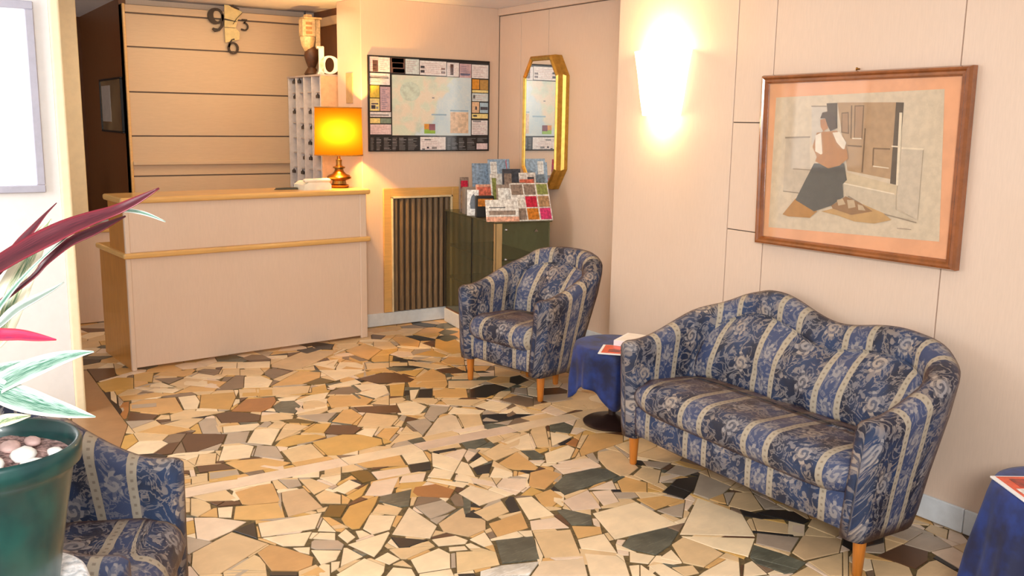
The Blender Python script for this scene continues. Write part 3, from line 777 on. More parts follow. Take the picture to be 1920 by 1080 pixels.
# table lamp on the counter
lx, ly = 2.687, 6.40
tl = tag(empty('table_lamp', (lx, ly, 1.0931)), 'brass table lamp with glowing amber drum shade on the counter end', 'lamp')
bm = NB(); lathe(bm, [(.066, 0), (.07, .008), (.07, .02), (.052, .028), (.048, .05), (.064, .056), (.086, .066), (.088, .078), (.076, .09), (.05, .10), (.034, .118), (.03, .135), (.044, .142), (.044, .15), (.024, .156), (.02, .17), (.022, .20), (.014, .205), (.012, .24), (.004, .245)], 40)
obj('base', bm, BRASS, tl, angle=35)
sh = NT('amber_shade')
sh.t.nodes.remove(sh.b)
df = sh.n('ShaderNodeBsdfDiffuse'); tr = sh.n('ShaderNodeBsdfTranslucent'); mx = sh.n('ShaderNodeMixShader')
wv = sh.n('ShaderNodeTexWave'); wv.inputs['Scale'].default_value = 90; tcs = sh.n('ShaderNodeTexCoord'); sh.t.links.new(tcs.outputs['Object'], wv.inputs['Vector'])
cc = sh.mix(sh.math('MULTIPLY', wv.outputs['Fac'], .25), rgb(96, 64, 8), rgb(82, 52, 5))
sh.put(df.inputs['Color'], cc); sh.put(tr.inputs['Color'], cc); mx.inputs[0].default_value = .45
sh.t.links.new(df.outputs[0], mx.inputs[1]); sh.t.links.new(tr.outputs[0], mx.inputs[2]); sh.t.links.new(mx.outputs[0], sh.out.inputs['Surface'])
bm = NB(); lathe(bm, [(.172, .235), (.166, .57)], 56, cap=False); o = obj('lamp_shade', bm, sh.m, tl, True)
bm = NB()
for z, r in ((.235, .173), (.57, .167)):
    lathe(bm, [(r-.001, z-.004), (r+.002, z-.004), (r+.002, z+.004), (r-.001, z+.004), (r-.001, z-.004)], 56, cap=False)
obj('shade_rim', bm, plain('shade_trim', (190, 130, 50), .5), tl, True)
bm = NB(); bmesh.ops.create_uvsphere(bm, u_segments=16, v_segments=10, radius=.03, matrix=Matrix.Translation((0, 0, .38))); lathe(bm, [(.014, .30), (.014, .35)], 12)
bm2 = NB()
for k in range(3):
    a = 2*PI*k/3; tube(bm2, [(.012*math.cos(a), .012*math.sin(a), .31), (.170*math.cos(a), .170*math.sin(a), .245)], .0025, 6)
obj('shade_spider', bm2, BRASS, tl)
obj('bulb', bm, plain('lamp_bulb', (255, 220, 150), .4, emis=(255, 214, 140), estr=60), tl, True)
lp = bpy.data.lights.new('lamp_bulb_light', 'POINT'); lp.energy = 58; lp.color = (1, .50, .12); lp.shadow_soft_size = .03
lo = bpy.data.objects.new('lamp_bulb_light', lp); COL.objects.link(lo); lo.location = (lx-.042, ly-.098, 1.0931+.40)

# white telephone and pen tray
ph = tag(empty('telephone', (2.455, 6.33, 1.0931), CT), 'white desk telephone lying on the counter beside the brass lamp', 'telephone')
IV = plain('ivory_plastic', (238, 234, 216), .4, var=.03)
bm = NB(); prism(bm, [(-.105, 0), (-.10, .035), (-.06, .058), (.09, .05), (.105, .03), (.105, 0)], -.085, .085, 'y'); obj('body', bm, IV, ph)
bm = NB(); box(bm, -.10, .10, -.095, -.045, .052, .078, .014, 3); obj('handset', bm, IV, ph, angle=50)
bm = NB()
for i in range(3):
    for j in range(4): box(bm, -.03+j*.024, -.012+j*.024, -.02+i*.026, -.002+i*.026, .05, .062, .002)
obj('keypad', bm, plain('grey_keys', (150, 146, 132), .5), ph)
bm = NB(); prism(bm, [(-.11, -.012), (.05, -.03), (.09, .03), (.02, .055)], 0, .007); prism(bm, [(-.10, -.008), (.05, -.024), (.08, .024), (.02, .045)], .007, .013)
o = obj('notebook', bm, plain('dark_green_cover', (74, 70, 54), .5)); o.location = (2.29, 6.35, 1.0931); tag(o, 'dark flat notebook lying left of the white telephone', 'notebook')

# ------------------------------------------------------------------ key rack with keys
KR = plain('rack_grey', (196, 180, 172), .45, var=.04)
kr = tag(empty('key_rack', (2.785, 6.97, .93)), 'grey pigeonhole key rack with pale end panel behind the lamp', 'key rack')
H_, Wd = .975, .71
bm = NB(); box(bm, .0, .22, -.012, .0, 0, H_, .002); obj('end_panel', bm, plain('rack_end', (236, 196, 150), .45), kr)
bm = NB(); box(bm, .20, .22, 0, Wd, 0, H_); obj('back_panel', bm, KR, kr)
bm = NB(); box(bm, -.004, .22, -.012, Wd+.012, H_, H_+.014, .002); obj('top_panel', bm, KR, kr)
bm = NB(); box(bm, 0, .22, 0, Wd, -.014, 0); obj('bottom_panel', bm, KR, kr)
for i in range(5):
    y = i*(Wd-.012)/4; bm = NB(); box(bm, -.002, .20, y, y+.012, 0, H_, .001); obj('divider', bm, plain('rack_white_edge', (226, 218, 214), .4), kr)
nr = 8
for j in range(1, nr):
    z = j*H_/nr; bm = NB(); box(bm, .03, .20, .012, Wd, z, z+.008); obj('shelf', bm, KR, kr)
kp = None; kr_ = random.Random(5)
KEYM = plain('key_fob_dark', (52, 44, 42), .4)
for i in range(4):
    for j in range(nr):
        if kr_.random() < .62:
            y = 6.97+.012+(i+.25+.5*kr_.random())*(Wd-.012)/4; z = .93+(j+1)*H_/nr-.012
            if kp is None:
                bm = NB(); box(bm, -.008, .008, -.026, .026, -.032, -.008, .003, 2); box(bm, -.002, .002, -.003, .003, -.01, .008)
                lathe(bm, [(.006, .0), (.010, .0), (.010, .003), (.006, .003)], 12, Matrix.Translation((0, 0, -.01)) @ Matrix.Rotation(PI/2, 4, 'X'), cap=False)
                kp = obj('room_key', bm, KEYM); o = kp
            else: o = kp.copy(); COL.objects.link(o)
            o.location = (2.80, y, z); tag(o, 'dark room key hanging in a pigeonhole of the grey rack', 'key', 'room keys in the rack')
# desk shelf carrying the rack
bm = NB(); box(bm, 0, .28, -.03, .74, .87, .915, .003); box(bm, .01, .03, 0, .7, 0, .87); box(bm, .01, .26, -.02, 0, 0, .87)
o = obj('rack_stand', bm, LAM); o.location = (2.782, 6.955, 0); tag(o, 'pale laminate stand carrying the grey key rack', 'cabinet')
ZR = .93+H_+.0145
# white letter b
bm = NB(); Mb = Matrix.Identity(4)
stroke_mesh(bm, [(-.045, .205), (-.045, .0)], .034, -.014, .014, Mb)
stroke_mesh(bm, [(-.072, .20), (-.03, .202)], .012, -.014, .014, Mb); stroke_mesh(bm, [(-.07, .006), (-.03, .006)], .012, -.014, .014, Mb)
bw = arc(.006, .070, .046, .062, 165, -195, 34)
stroke_mesh(bm, bw, [.013+.022*abs(math.cos(math.radians(165-360*i/33)))**1.5 for i in range(34)], -.014, .014, Mb)
o = obj('letter_ornament', bm, plain('letter_white', (250, 240, 214), .4, var=.02)); o.location = (2.862, 6.985, ZR+.001); o.rotation_euler = (0, 0, -.42); o.scale = (1.2, 1, 1)
tag(o, 'white wooden letter b standing on the key rack', 'letter')
# tall cream ornament
oa = tag(empty('lantern_ornament', (2.84, 7.28, ZR+.001)), 'tall cream and brown carved ornament on top of the key rack', 'ornament')
CRM = plain('carved_cream', (222, 190, 140), .5, var=.15, scale=25, bump=.3); SLV = plain('silver_metal', (190, 190, 196), .25, metal=1); DKB = plain('dark_carving', (84, 50, 26), .5, var=.2)
bm = NB(); lathe(bm, [(.055, 0), (.062, .01), (.05, .03), (.03, .06), (.045, .10), (.06, .15), (.05, .2), (.03, .22)], 20); obj('base', bm, DKB, oa, angle=40)
bm = NB(); lathe(bm, [(.008, .20), (.02, .215), (.014, .225), (.03, .24), (.052, .28), (.062, .33), (.06, .345)], 8, Matrix.Translation((-.03, 0, -.05))); obj('bowl', bm, CRM, oa, angle=30)
bm = NB(); box(bm, -.085, .025, -.045, .045, .295, .43, .006); box(bm, .025, .065, -.04, .04, .20, .43, .006); obj('tower', bm, CRM, oa)
bm = NB()
for i in range(3): box(bm, -.06, -.01, -.049, -.043, .315+i*.035, .335+i*.035)
obj('window_slots', bm, plain('slot_shadow', (176, 132, 84), .5), oa)
bm = NB(); box(bm, -.075, .075, -.048, .048, .43, .445, .004); box(bm, -.05, .0, -.03, .03, .445, .465, .003); obj('cap', bm, CRM, oa)
sb = tag(empty('silver_bell', (2.835, 7.08, ZR+.001), .3), 'small silver bell-shaped figurine at the left of the rack top', 'figurine')
bm = NB(); lathe(bm, [(.038, 0), (.036, .01), (.018, .055), (.01, .075), (.012, .085)], 20); obj('bell', bm, SLV, sb, True)
bm = NB(); lathe(bm, [(.005, .083), (.012, .095), (.006, .105), (.016, .118), (.005, .132), (.010, .142), (.002, .15)], 16); obj('handle', bm, SLV, sb, True)
# cable down the corner
bm = NB(); tube(bm, [(2.95, YN-.006, ZC-.002), (2.95, YN-.006, 2.412)], .008); o = obj('cable', bm, plain('grey_cable', (60, 60, 66), .5)); tag(o, 'short dark cable coming down from the ceiling above the panelled wall', 'cable')

# ------------------------------------------------------------------ wall clock with big numerals
ck = tag(empty('wall_clock', (2.33, YN-.004, 2.28)), 'designer wall clock, dark numerals 12 3 6 9 around cream plates', 'clock')
NUM = plain('numeral_brown', (50, 32, 20), .5); PLT = plain('plate_cream', (226, 204, 142), .35, var=.06)
Mc = Matrix.Identity(4)
bm = NB(); prism(bm, [(-.05, .175), (-.02, .175), (.09, .13), (.05, .06), (.035, .005), (-.055, .005)], -.02, -.012, 'y'); obj('plate', bm, PLT, ck)
bm = NB(); prism(bm, [(-.055, .0), (.035, .0), (.065, -.03), (.06, -.085), (-.052, -.115)], -.02, -.012, 'y'); obj('plate', bm, PLT, ck)
bm = NB()
w9 = [.018+.028*max(0, math.cos(math.radians(a-190))) for a in [30+360*i/23 for i in range(24)]]
stroke_mesh(bm, arc(-.115, .085, .048, .052, 30, 390, 24), w9, -.024, -.012, Mc)
stroke_mesh(bm, [(-.07, .10), (-.066, .05), (-.075, .01), (-.10, -.02), (-.13, -.024), (-.15, -.012)], [.016, .018, .02, .02, .03, .016], -.024, -.012, Mc)
obj('numeral_nine', bm, NUM, ck)
bm = NB()
stroke_mesh(bm, arc(.008, -.155, .036, .042, 0, 360, 22), [.010+.008*abs(math.cos(2*PI*i/21)) for i in range(22)], -.024, -.012, Mc)
stroke_mesh(bm, [(-.026, -.15), (-.018, -.115), (.0, -.09), (.02, -.085)], [.016, .012, .010, .012], -.024, -.012, Mc); obj('numeral_six', bm, NUM, ck)
bm = NB()
stroke_mesh(bm, [(.085, .07), (.125, .072), (.102, .045)], .011, -.024, -.012, Mc)
stroke_mesh(bm, arc(.104, .018, .028, .028, 100, -110, 14), .012, -.024, -.012, Mc); stroke_mesh(bm, [(.094, -.008), (.078, -.004)], .013, -.024, -.012, Mc); obj('numeral_three', bm, NUM, ck)
bm = NB(); stroke_mesh(bm, [(-.02, .185), (-.02, .262)], [.012, .012], -.024, -.012, Mc); stroke_mesh(bm, [(-.036, .25), (-.02, .262)], .008, -.024, -.012, Mc)
stroke_mesh(bm, arc(.035, .245, .03, .028, 170, -40, 12)+[(.03, .20), (.005, .165), (.035, .158), (.065, .148)], [.010]*12+[.010, .012, .014, .012], -.024, -.012, Mc); obj('numeral_twelve', bm, NUM, ck)
bm = NB(); stroke_mesh(bm, [(-.06, .065), (.04, .052)], [.012, .004], -.030, -.026, Mc); obj('hour_hand', bm, NUM, ck)
bm = NB(); stroke_mesh(bm, [(.01, .03), (.04, .075), (.085, .12)], .004, -.034, -.031, Mc); obj('minute_hand', bm, NUM, ck)

# ------------------------------------------------------------------ advertising map on the map wall
mp = tag(empty('wall_map', (2.966, YB-.001, 1.347)), 'black-framed town map surrounded by advertisements on the back wall', 'map')
MW, MH = 1.049, .702
bm = NB(); box(bm, 0, MW, -.012, 0, 0, MH); obj('board', bm, plain('map_black', (40, 40, 44), .3), mp)
bm = NB(); t = .010
box(bm, 0, MW, -.02, 0, 0, t, .002); box(bm, 0, MW, -.02, 0, MH-t, MH, .002); box(bm, 0, t, -.02, 0, t, MH-t, .002); box(bm, MW-t, MW, -.02, 0, t, MH-t, .002)
obj('frame', bm, BLACK, mp)
def uvx(px): return (px-95)/(1208-95)*MW
def uvz(py): return MH-(py-125)/(985-125)*MH
pc = {'white': (238, 234, 236), 'pink': (236, 214, 218), 'yellow': (232, 200, 84), 'lemon': (244, 226, 150), 'blue': (176, 206, 226), 'pale': (214, 226, 228), 'grey': (120, 122, 126), 'navy': (110, 116, 150),
      'maroon': (120, 40, 56), 'brownp': (110, 82, 76), 'orange': (222, 152, 52), 'dark': (62, 60, 62), 'green': (150, 196, 70), 'sage': (136, 156, 140), 'rose': (206, 176, 186), 'peach': (232, 196, 160), 'red': (176, 40, 60), 'gold': (190, 146, 70), 'ink': (70, 70, 84), 'mid': (150, 150, 156)}
pcm = {k: plain('print_'+k, v, .25, var=.08, scale=60, coat=.6) for k, v in pc.items()}; pck = list(pc)
A = [(100,135,185,270,'pink'),(185,140,283,270,'white'),(290,140,415,272,'brownp'),(300,142,405,180,'gold'),(305,185,400,225,'maroon'),(310,235,412,270,'mid'),(420,142,542,278,'pale'),(548,150,792,280,'white'),(798,155,912,284,'white'),(918,160,1030,290,'rose'),(1036,162,1204,290,'white'),
 (100,282,282,385,'white'),(100,392,190,500,'yellow'),(100,508,190,618,'lemon'),(197,400,284,618,'rose'),(100,628,290,672,'white'),(100,684,195,730,'lemon'),(198,684,290,730,'sage'),(100,740,290,830,'pink'),
 (1040,300,1110,395,'orange'),(1116,302,1204,398,'gold'),(1040,402,1204,425,'lemon'),(1040,432,1204,508,'pale'),(1040,515,1110,618,'peach'),(1118,520,1204,618,'blue'),(1040,628,1204,672,'lemon'),(1038,690,1196,830,'white'),
 (552,852,788,978,'white'),(1088,912,1196,970,'pink')]
ex = random.Random(9)
marks = [(135,168,180,268,'brownp'),(105,310,270,330,'mid'),(555,198,592,218,'ink'),(555,236,592,260,'ink'),(745,208,782,228,'brownp'),(745,240,782,262,'brownp'),(830,170,860,270,'brownp'),(1052,640,1090,655,'ink'),(1122,560,1195,590,'ink'),(1050,450,1070,482,'grey'),(1072,558,1088,590,'ink'),(120,550,180,560,'ink'),(120,568,155,600,'ink'),(160,580,180,600,'mid'),(570,960,595,970,'ink'),(612,942,632,960,'ink'),(660,944,705,965,'mid'),(590,872,650,884,'mid'),(1050,695,1130,703,'ink'),(925,250,1020,265,'navy'),(110,648,270,662,'mid'),(660,482,682,494,'mid')]
for x0, y0, x1, y1, k in A:
    if k in ('white', 'pink', 'pale', 'rose', 'lemon') and y1-y0 > 60:
        for yy in range(y0+22, y1-14, 17): marks.append((x0+12, yy, x0+12+int((x1-x0-24)*ex.uniform(.5, 1)), yy+4, 'rose' if k != 'rose' else 'navy'))
for c0, c1 in ((110,150),(160,215),(225,290),(300,350),(360,430),(440,530),(805,840),(850,905),(915,985),(995,1080),(1095,1195)):
    for yy in range(862, 972, 13):
        if c0 > 1090 and yy > 900: continue
        marks.append((c0, yy, c0+int((c1-c0)*ex.uniform(.5, 1)), yy+6, ex.choice(('grey', 'mid', 'grey', 'grey'))))
bm = NB()
for li, lst in enumerate((A, marks)):
    for x0, y0, x1, y1, k in lst:
        yy = -.0125-.0005*li
        f = bm.faces.new([bm.verts.new((uvx(a), yy, uvz(b))) for a, b in ((x0, y1), (x1, y1), (x1, y0), (x0, y0))]); f.material_index = pck.index(k)
me = bpy.data.meshes.new('advertisements'); bm.to_mesh(me); bm.free(); link('advertisements', me, [pcm[k] for k in pck], mp)
k = NT('town_map'); tc = k.n('ShaderNodeTexCoord').outputs['Object']
sp = k.n('ShaderNodeSeparateXYZ'); k.t.links.new(tc, sp.inputs[0]); X, Z = sp.outputs[0], sp.outputs[2]
n1 = k.noise(tc, 5, 4, .6, .4)
coast = k.math('ADD', k.math('ADD', k.math('MULTIPLY', X, .9), k.math('MULTIPLY', Z, -.75)), k.math('MULTIPLY', n1, .35))
land = k.mix(k.smooth(k.noise(tc, 9, 3), .4, .6), rgb(214, 228, 212), rgb(232, 224, 208)); land = k.mix(k.smooth(k.noise(tc, 4, 2), .5, .62), land, rgb(196, 216, 206))
sea = k.mix(k.smooth(n1, .3, .7), rgb(190, 218, 236), rgb(214, 230, 238))
col = k.mix(k.smooth(coast, .42, .47), land, sea)
vor = k.n('ShaderNodeTexVoronoi', feature='DISTANCE_TO_EDGE'); vor.inputs['Scale'].default_value = 22; k.t.links.new(tc, vor.inputs['Vector'])
col = k.mix(k.math('MULTIPLY', k.smooth(vor.outputs['Distance'], 0, .05, 1, 0), .25), col, rgb(250, 250, 240))
k.put(k.b.inputs['Base Color'], col); k.b.inputs['Roughness'].default_value = .2; k.b.inputs['Coat Weight'].default_value = .7; k.b.inputs['Coat Roughness'].default_value = .03
def fq(bm, x0, y0, x1, y1, yy, mi=0):
    f = bm.faces.new([bm.verts.new((uvx(a), yy, uvz(b))) for a, b in ((x0, y1), (x1, y1), (x1, y0), (x0, y0))]); f.material_index = mi
bm = NB(); fq(bm, 300, 290, 1030, 838, -.0127)
me = bpy.data.meshes.new('town_map'); bm.to_mesh(me); bm.free(); link('town_map', me, k.m, mp)
bm = NB()
fq(bm, 588, 730, 632, 780, -.0135, 0); fq(bm, 632, 730, 690, 790, -.0135, 1); fq(bm, 588, 780, 632, 820, -.0135, 2); fq(bm, 632, 790, 690, 820, -.0135, 2)
fq(bm, 832, 615, 1005, 815, -.0133, 3); fq(bm, 830, 596, 1005, 608, -.0133, 4); fq(bm, 655, 636, 795, 650, -.0133, 4)
pts = [(uvx(460)+.085*math.cos(a*PI/16), uvz(435)+.072*math.sin(a*PI/16)) for a in range(32)]
f = bm.faces.new([bm.verts.new((x, -.0131, z)) for x, z in pts]); f.material_index = 5
me = bpy.data.meshes.new('map_inserts'); bm.to_mesh(me); bm.free()
link('map_inserts', me, [pcm['orange'], pcm['maroon'], pcm['green'], plain('inset_peach', (232, 206, 180), .25, var=.12, scale=40, coat=.6), plain('inset_blue', (150, 184, 210), .25, coat=.6), plain('inset_disc', (206, 224, 212), .25, var=.08, scale=30, coat=.6)], mp)

# ------------------------------------------------------------------ radiator grille
rg = tag(empty('radiator_grille', (3.08, YB-.001, .108)), 'fluted brown radiator grille in a honey wood frame', 'grille')
RW, RH = .657, .96
bm = NB(); box(bm, 0, .062, -.022, 0, 0, RH, .003); obj('frame_side', bm, EDGE, rg)
bm = NB(); box(bm, RW-.062, RW, -.022, 0, 0, RH, .003); obj('frame_side', bm, EDGE, rg)
bm = NB(); box(bm, .062, RW-.062, -.022, 0, RH-.062, RH, .003); obj('frame_top', bm, EDGE, rg)
bm = NB(); box(bm, .062, .076, -.034, 0, 0, RH-.062, .003); box(bm, RW-.076, RW-.062, -.034, 0, 0, RH-.062, .003); box(bm, .062, RW-.062, -.034, 0, RH-.078, RH-.062, .003); obj('inner_bead', bm, plain('pale_bead', (232, 212, 170), .4), rg)
bm = NB(); box(bm, .076, RW-.076, -.008, 0, 0, RH-.08); obj('back_panel', bm, plain('grille_dark', (66, 52, 40), .6), rg)
FN = wood('grille_slat', (128, 108, 84), .38, grain=(1.2, 1.2, 14), amt=.2)
n = 10; sl = None
for i in range(n):
    x = .078+(i+.5)*(RW-.156)/n
    if sl is None:
        bm = NB(); prism(bm, [(-.019, -.008), (-.017, -.018), (-.008, -.027), (.004, -.028), (.014, -.02), (.018, -.008)], .004, RH-.082)
        sl = obj('slat', bm, FN, rg, angle=40); o = sl
    else: o = sl.copy(); COL.objects.link(o)
    o.location = (x, 0, 0)

# ------------------------------------------------------------------ glass display case
def glass_mat(name, tint, rough=.02, refl=.9, haze=0, dcol=(150, 146, 120)):
    k = NT(name); k.t.nodes.remove(k.b)
    tr = k.n('ShaderNodeBsdfTransparent'); gl = k.n('ShaderNodeBsdfGlossy'); fr = k.n('ShaderNodeFresnel'); mx = k.n('ShaderNodeMixShader')
    fr.inputs['IOR'].default_value = 1.5; gl.inputs['Roughness'].default_value = rough
    tr.inputs['Color'].default_value = tint; k.put(mx.inputs[0], k.math('MULTIPLY', fr.outputs[0], refl, clamp=True))
    k.t.links.new(tr.outputs[0], mx.inputs[1]); k.t.links.new(gl.outputs[0], mx.inputs[2])
    if haze:  # pale diffuse haze put into the glass to lighten the dark case
        df = k.n('ShaderNodeBsdfDiffuse'); df.inputs['Color'].default_value = rgb(*dcol); m2 = k.n('ShaderNodeMixShader'); m2.inputs[0].default_value = haze
        k.t.links.new(mx.outputs[0], m2.inputs[1]); k.t.links.new(df.outputs[0], m2.inputs[2]); mx = m2
    k.t.links.new(mx.outputs[0], k.out.inputs['Surface'])
    return k.m
GLS = glass_mat('smoked_glass', rgb(226, 232, 218), .03, .6, .16); CLR = glass_mat('clear_glass', (1, 1, 1, 1), .04, .25)
dc = tag(empty('display_case', (3.445, 5.47, 0), -.135), 'smoked glass display case on a white plinth beside the armchair', 'display case')
cw, cd_, chh = .44, .97, .885
bm = NB(); box(bm, .0, cw, .0, cd_, 0.001, .11, .004); obj('plinth', bm, SKIRT, dc)
bm = NB(); box(bm, .01, cw-.01, .01, cd_-.01, .11, .125); obj('floor_panel', bm, BROWN, dc)
bm = NB(); box(bm, -.004, cw+.004, -.004, cd_+.004, chh, chh+.01, .002); obj('top_glass', bm, GLS, dc)
for a in ((.004, .010, .06, cd_-.01), ): 
    bm = NB(); box(bm, a[0], a[1], a[2], a[3], .125, chh); obj('side_glass', bm, GLS, dc)
bm = NB(); box(bm, .06, cw-.012, .004, .010, .125, chh); obj('front_glass', bm, GLS, dc)
bm = NB(); box(bm, cw-.012, cw-.002, .02, cd_, .125, chh); obj('back_panel', bm, plain('case_back', (176, 174, 150), .5), dc)
bm = NB(); box(bm, .012, cw-.012, cd_-.012, cd_-.004, .125, chh); obj('end_glass', bm, CLR, dc)
bm = NB(); box(bm, .002, .055, .002, .014, .125, chh, .002); box(bm, .002, .012, .002, .03, .125, chh, .002); obj('corner_post', bm, wood('case_post', (190, 160, 112), .4), dc)
for y in (.42, .94): bm = NB(); box(bm, .002, .012, y, y+.012, .125, chh); obj('divider_post', bm, BLACK, dc)
for z in (.37, .62):
    bm = NB(); box(bm, .014, cw-.014, .014, cd_-.014, z, z+.008); obj('shelf', bm, GLS, dc)
    bm = NB(); box(bm, .011, .015, .014, cd_-.014, z-.002, z+.010); box(bm, .014, cw-.02, .011, .015, z-.002, z+.010); obj('shelf_edge', bm, plain('shelf_edge', (52, 62, 50), .3), dc)
for x, z in ((.085, .84), (.085, .63)): bm = NB(); lathe(bm, [(.009, 0), (.011, .004), (.006, .012), (.001, .014)], 12, Matrix.Translation((x, .004, z)) @ Matrix.Rotation(PI/2, 4, 'X')); obj('glass_fixing', bm, SLV, dc)
bm = NB(); prism(bm, [(.0, 0), (.034, 0), (.017, .02)], -.004, .003, 'y', Matrix.Translation((.30, 0, .82))); obj('lock', bm, SLV, dc)

# ------------------------------------------------------------------ leaflets on the display case
TZ = .8955
def dcp(x, y, z=0):      # point on the case top, case axes
    c, s = math.cos(-.135), math.sin(-.135); return Vector((3.445+x*c-y*s, 5.47+x*s+y*c, TZ+z))
PR = {'coral': (226, 120, 96), 'crimson': (206, 40, 72), 'salmon': (240, 176, 150), 'photo': (150, 132, 120), 'skyp': (146, 170, 196), 'steel': (96, 118, 146), 'offwhite': (244, 236, 230), 'slate': (70, 74, 84), 'amber': (214, 132, 44), 'magenta': (222, 62, 122), 'lime': (150, 160, 90), 'tanp': (190, 150, 110)}
PRM = {k: plain('leaflet_'+k, v, .35, var=.22, scale=45) for k, v in PR.items()}; PRK = list(PR)
def leaflet(x, y, w, h, lean, rz, base, blocks, label, z=0, group='leaflets on the display case', th=.004, name='leaflet', cat='leaflet'):
    """upright booklet leaning back by lean, its printed face towards -Y of its own axes"""
    w *= 1.2; h *= 1.2
    r = empty(name, dcp(x+.005, y, z), rz-.135); r.rotation_euler = (-lean, 0, rz-.135)
    tag(r, label, cat, group)
    bm = NB(); box(bm, -w/2, w/2, 0, th, 0, h, .0008); obj('cover', bm, PRM[base], r)
    bm = NB()
    for (a, b, c, d, k) in blocks:
        f = bm.faces.new([bm.verts.new((-w/2+p*w, -.0006, q*h)) for p, q in ((a, b), (c, b), (c, d), (a, d))]); f.material_index = PRK.index(k)
    me = bpy.data.meshes.new('print'); bm.to_mesh(me); bm.free(); link('print', me, [PRM[k] for k in PRK], r)
    return r
gridb = []
for i, (row) in enumerate([('photo', 'amber', 'magenta'), ('offwhite', 'crimson', 'tanp'), ('photo', 'photo', 'lime')]):
    for j, kk in enumerate(row): gridb.append((.03+j*.33, .03+i*.33, .33+j*.32, .33+i*.32, kk))
L1 = [(0, 0, 1, .22, 'salmon'), (.1, .3, .9, .5, 'photo'), (.1, .62, .6, .66, 'slate')]
leaflet(.07, .035, .20, .13, .30, -.15, 'offwhite', L1, 'pink and white folded leaflet at the front left corner of the case')
leaflet(.305, .02, .25, .235, .42, -.05, 'offwhite', gridb, 'large leaflet with a grid of red and brown photographs at the case front')
leaflet(.15, .15, .11, .21, .25, -.2, 'photo', [(.1, .1, .9, .45, 'slate'), (.1, .55, .9, .9, 'offwhite')], 'grey photo leaflet standing behind the pink folded leaflet')
leaflet(.27, .16, .12, .22, .25, .1, 'photo', [(.05, .1, .95, .4, 'offwhite'), (.1, .5, .9, .8, 'skyp')], 'grey and blue leaflet behind the photo grid leaflet')
leaflet(.36, .20, .10, .235, .2, .05, 'coral', [(.0, .0, 1, .35, 'offwhite'), (.1, .45, .9, .85, 'coral')], 'coral leaflet standing at the right behind the photo grid')
leaflet(.40, .28, .12, .27, .15, .1, 'offwhite', [(.1, .1, .9, .3, 'skyp'), (.5, .6, .9, .9, 'slate')], 'white leaflet with a dark corner picture nearest the mirror wall')
leaflet(.30, .36, .12, .29, .15, -.1, 'slate', [(.1, .1, .5, .9, 'photo')], 'black leaflet leaning in the middle of the case top')
leaflet(.215, .40, .10, .26, .18, .1, 'offwhite', [(.1, .1, .4, .9, 'lime'), (.5, .2, .9, .5, 'slate')], 'white and green leaflet beside the black leaning leaflet')
leaflet(.335, .47, .03, .34, .1, 1.1, 'crimson', [(.1, .1, .9, .9, 'magenta')], 'narrow red brochure standing by the gilt mirror')
leaflet(.12, .47, .11, .19, .08, -.1, 'salmon', [(.08, .08, .92, .92, 'coral')], 'small orange-framed leaflet in front of the grey box')
leaflet(.21, .53, .11, .18, .08, .05, 'tanp', [(.1, .1, .9, .5, 'lime'), (.1, .6, .9, .9, 'amber')], 'tan and olive leaflet right of the orange-framed one')
leaflet(.25, .70, .20, .31, .12, -.05, 'steel', [(.0, .5, 1, 1, 'skyp'), (.1, .1, .5, .4, 'steel'), (.5, .1, .95, .45, 'photo')], 'tall steel-blue brochure at the back of the case')
leaflet(.33, .62, .16, .34, .15, .1, 'skyp', [(.1, .1, .9, .5, 'steel'), (.1, .7, .4, .95, 'offwhite')], 'tall pale blue brochure beside the steel-blue one')
leaflet(.08, .76, .06, .22, .05, 0, 'photo', [(.1, .1, .9, .6, 'tanp'), (.1, .7, .9, .9, 'crimson')], 'narrow brown brochure at the far back of the case')
bm = NB(); box(bm, -.065, .065, -.035, .035, 0, .20, .003); o = obj('document_box', bm, plain('grey_box', (150, 140, 130), .5)); o.location = dcp(.075, .60); o.rotation_euler = (0, 0, -.2)
tag(o, 'grey upright document box at the back left of the case', 'box')
# black box with an amber picture
bb = tag(empty('card_holder', dcp(.075, .36), -.35), 'black card holder with an amber picture beside the white photo card', 'holder')
bm = NB(); box(bm, -.065, .065, -.03, .03, 0, .155, .004); obj('body', bm, BLACK, bb)
bm = NB(); box(bm, -.055, .058, -.032, -.030, .08, .135); obj('picture', bm, PRM['amber'], bb)
# white photo card
pcx = empty('photo_card', dcp(.035, .30), -.6); pcx.location = dcp(-.0+.03, .47); pcx.rotation_euler = (-.12, 0, -.5)
tag(pcx, 'white upright card with a dark figure photograph at the case edge', 'card')
bm = NB(); box(bm, -.043, .043, 0, .006, 0, .19, .001); obj('card', bm, PRM['offwhite'], pcx)
bm = NB(); f = bm.faces.new([bm.verts.new((x, -.0008, z)) for x, z in [(-.018, .05), (.016, .05), (.026, .10), (.020, .14), (.004, .16), (-.012, .14), (-.022, .09)]])
me = bpy.data.meshes.new('photo'); bm.to_mesh(me); bm.free(); link('photo', me, PRM['slate'], pcx)

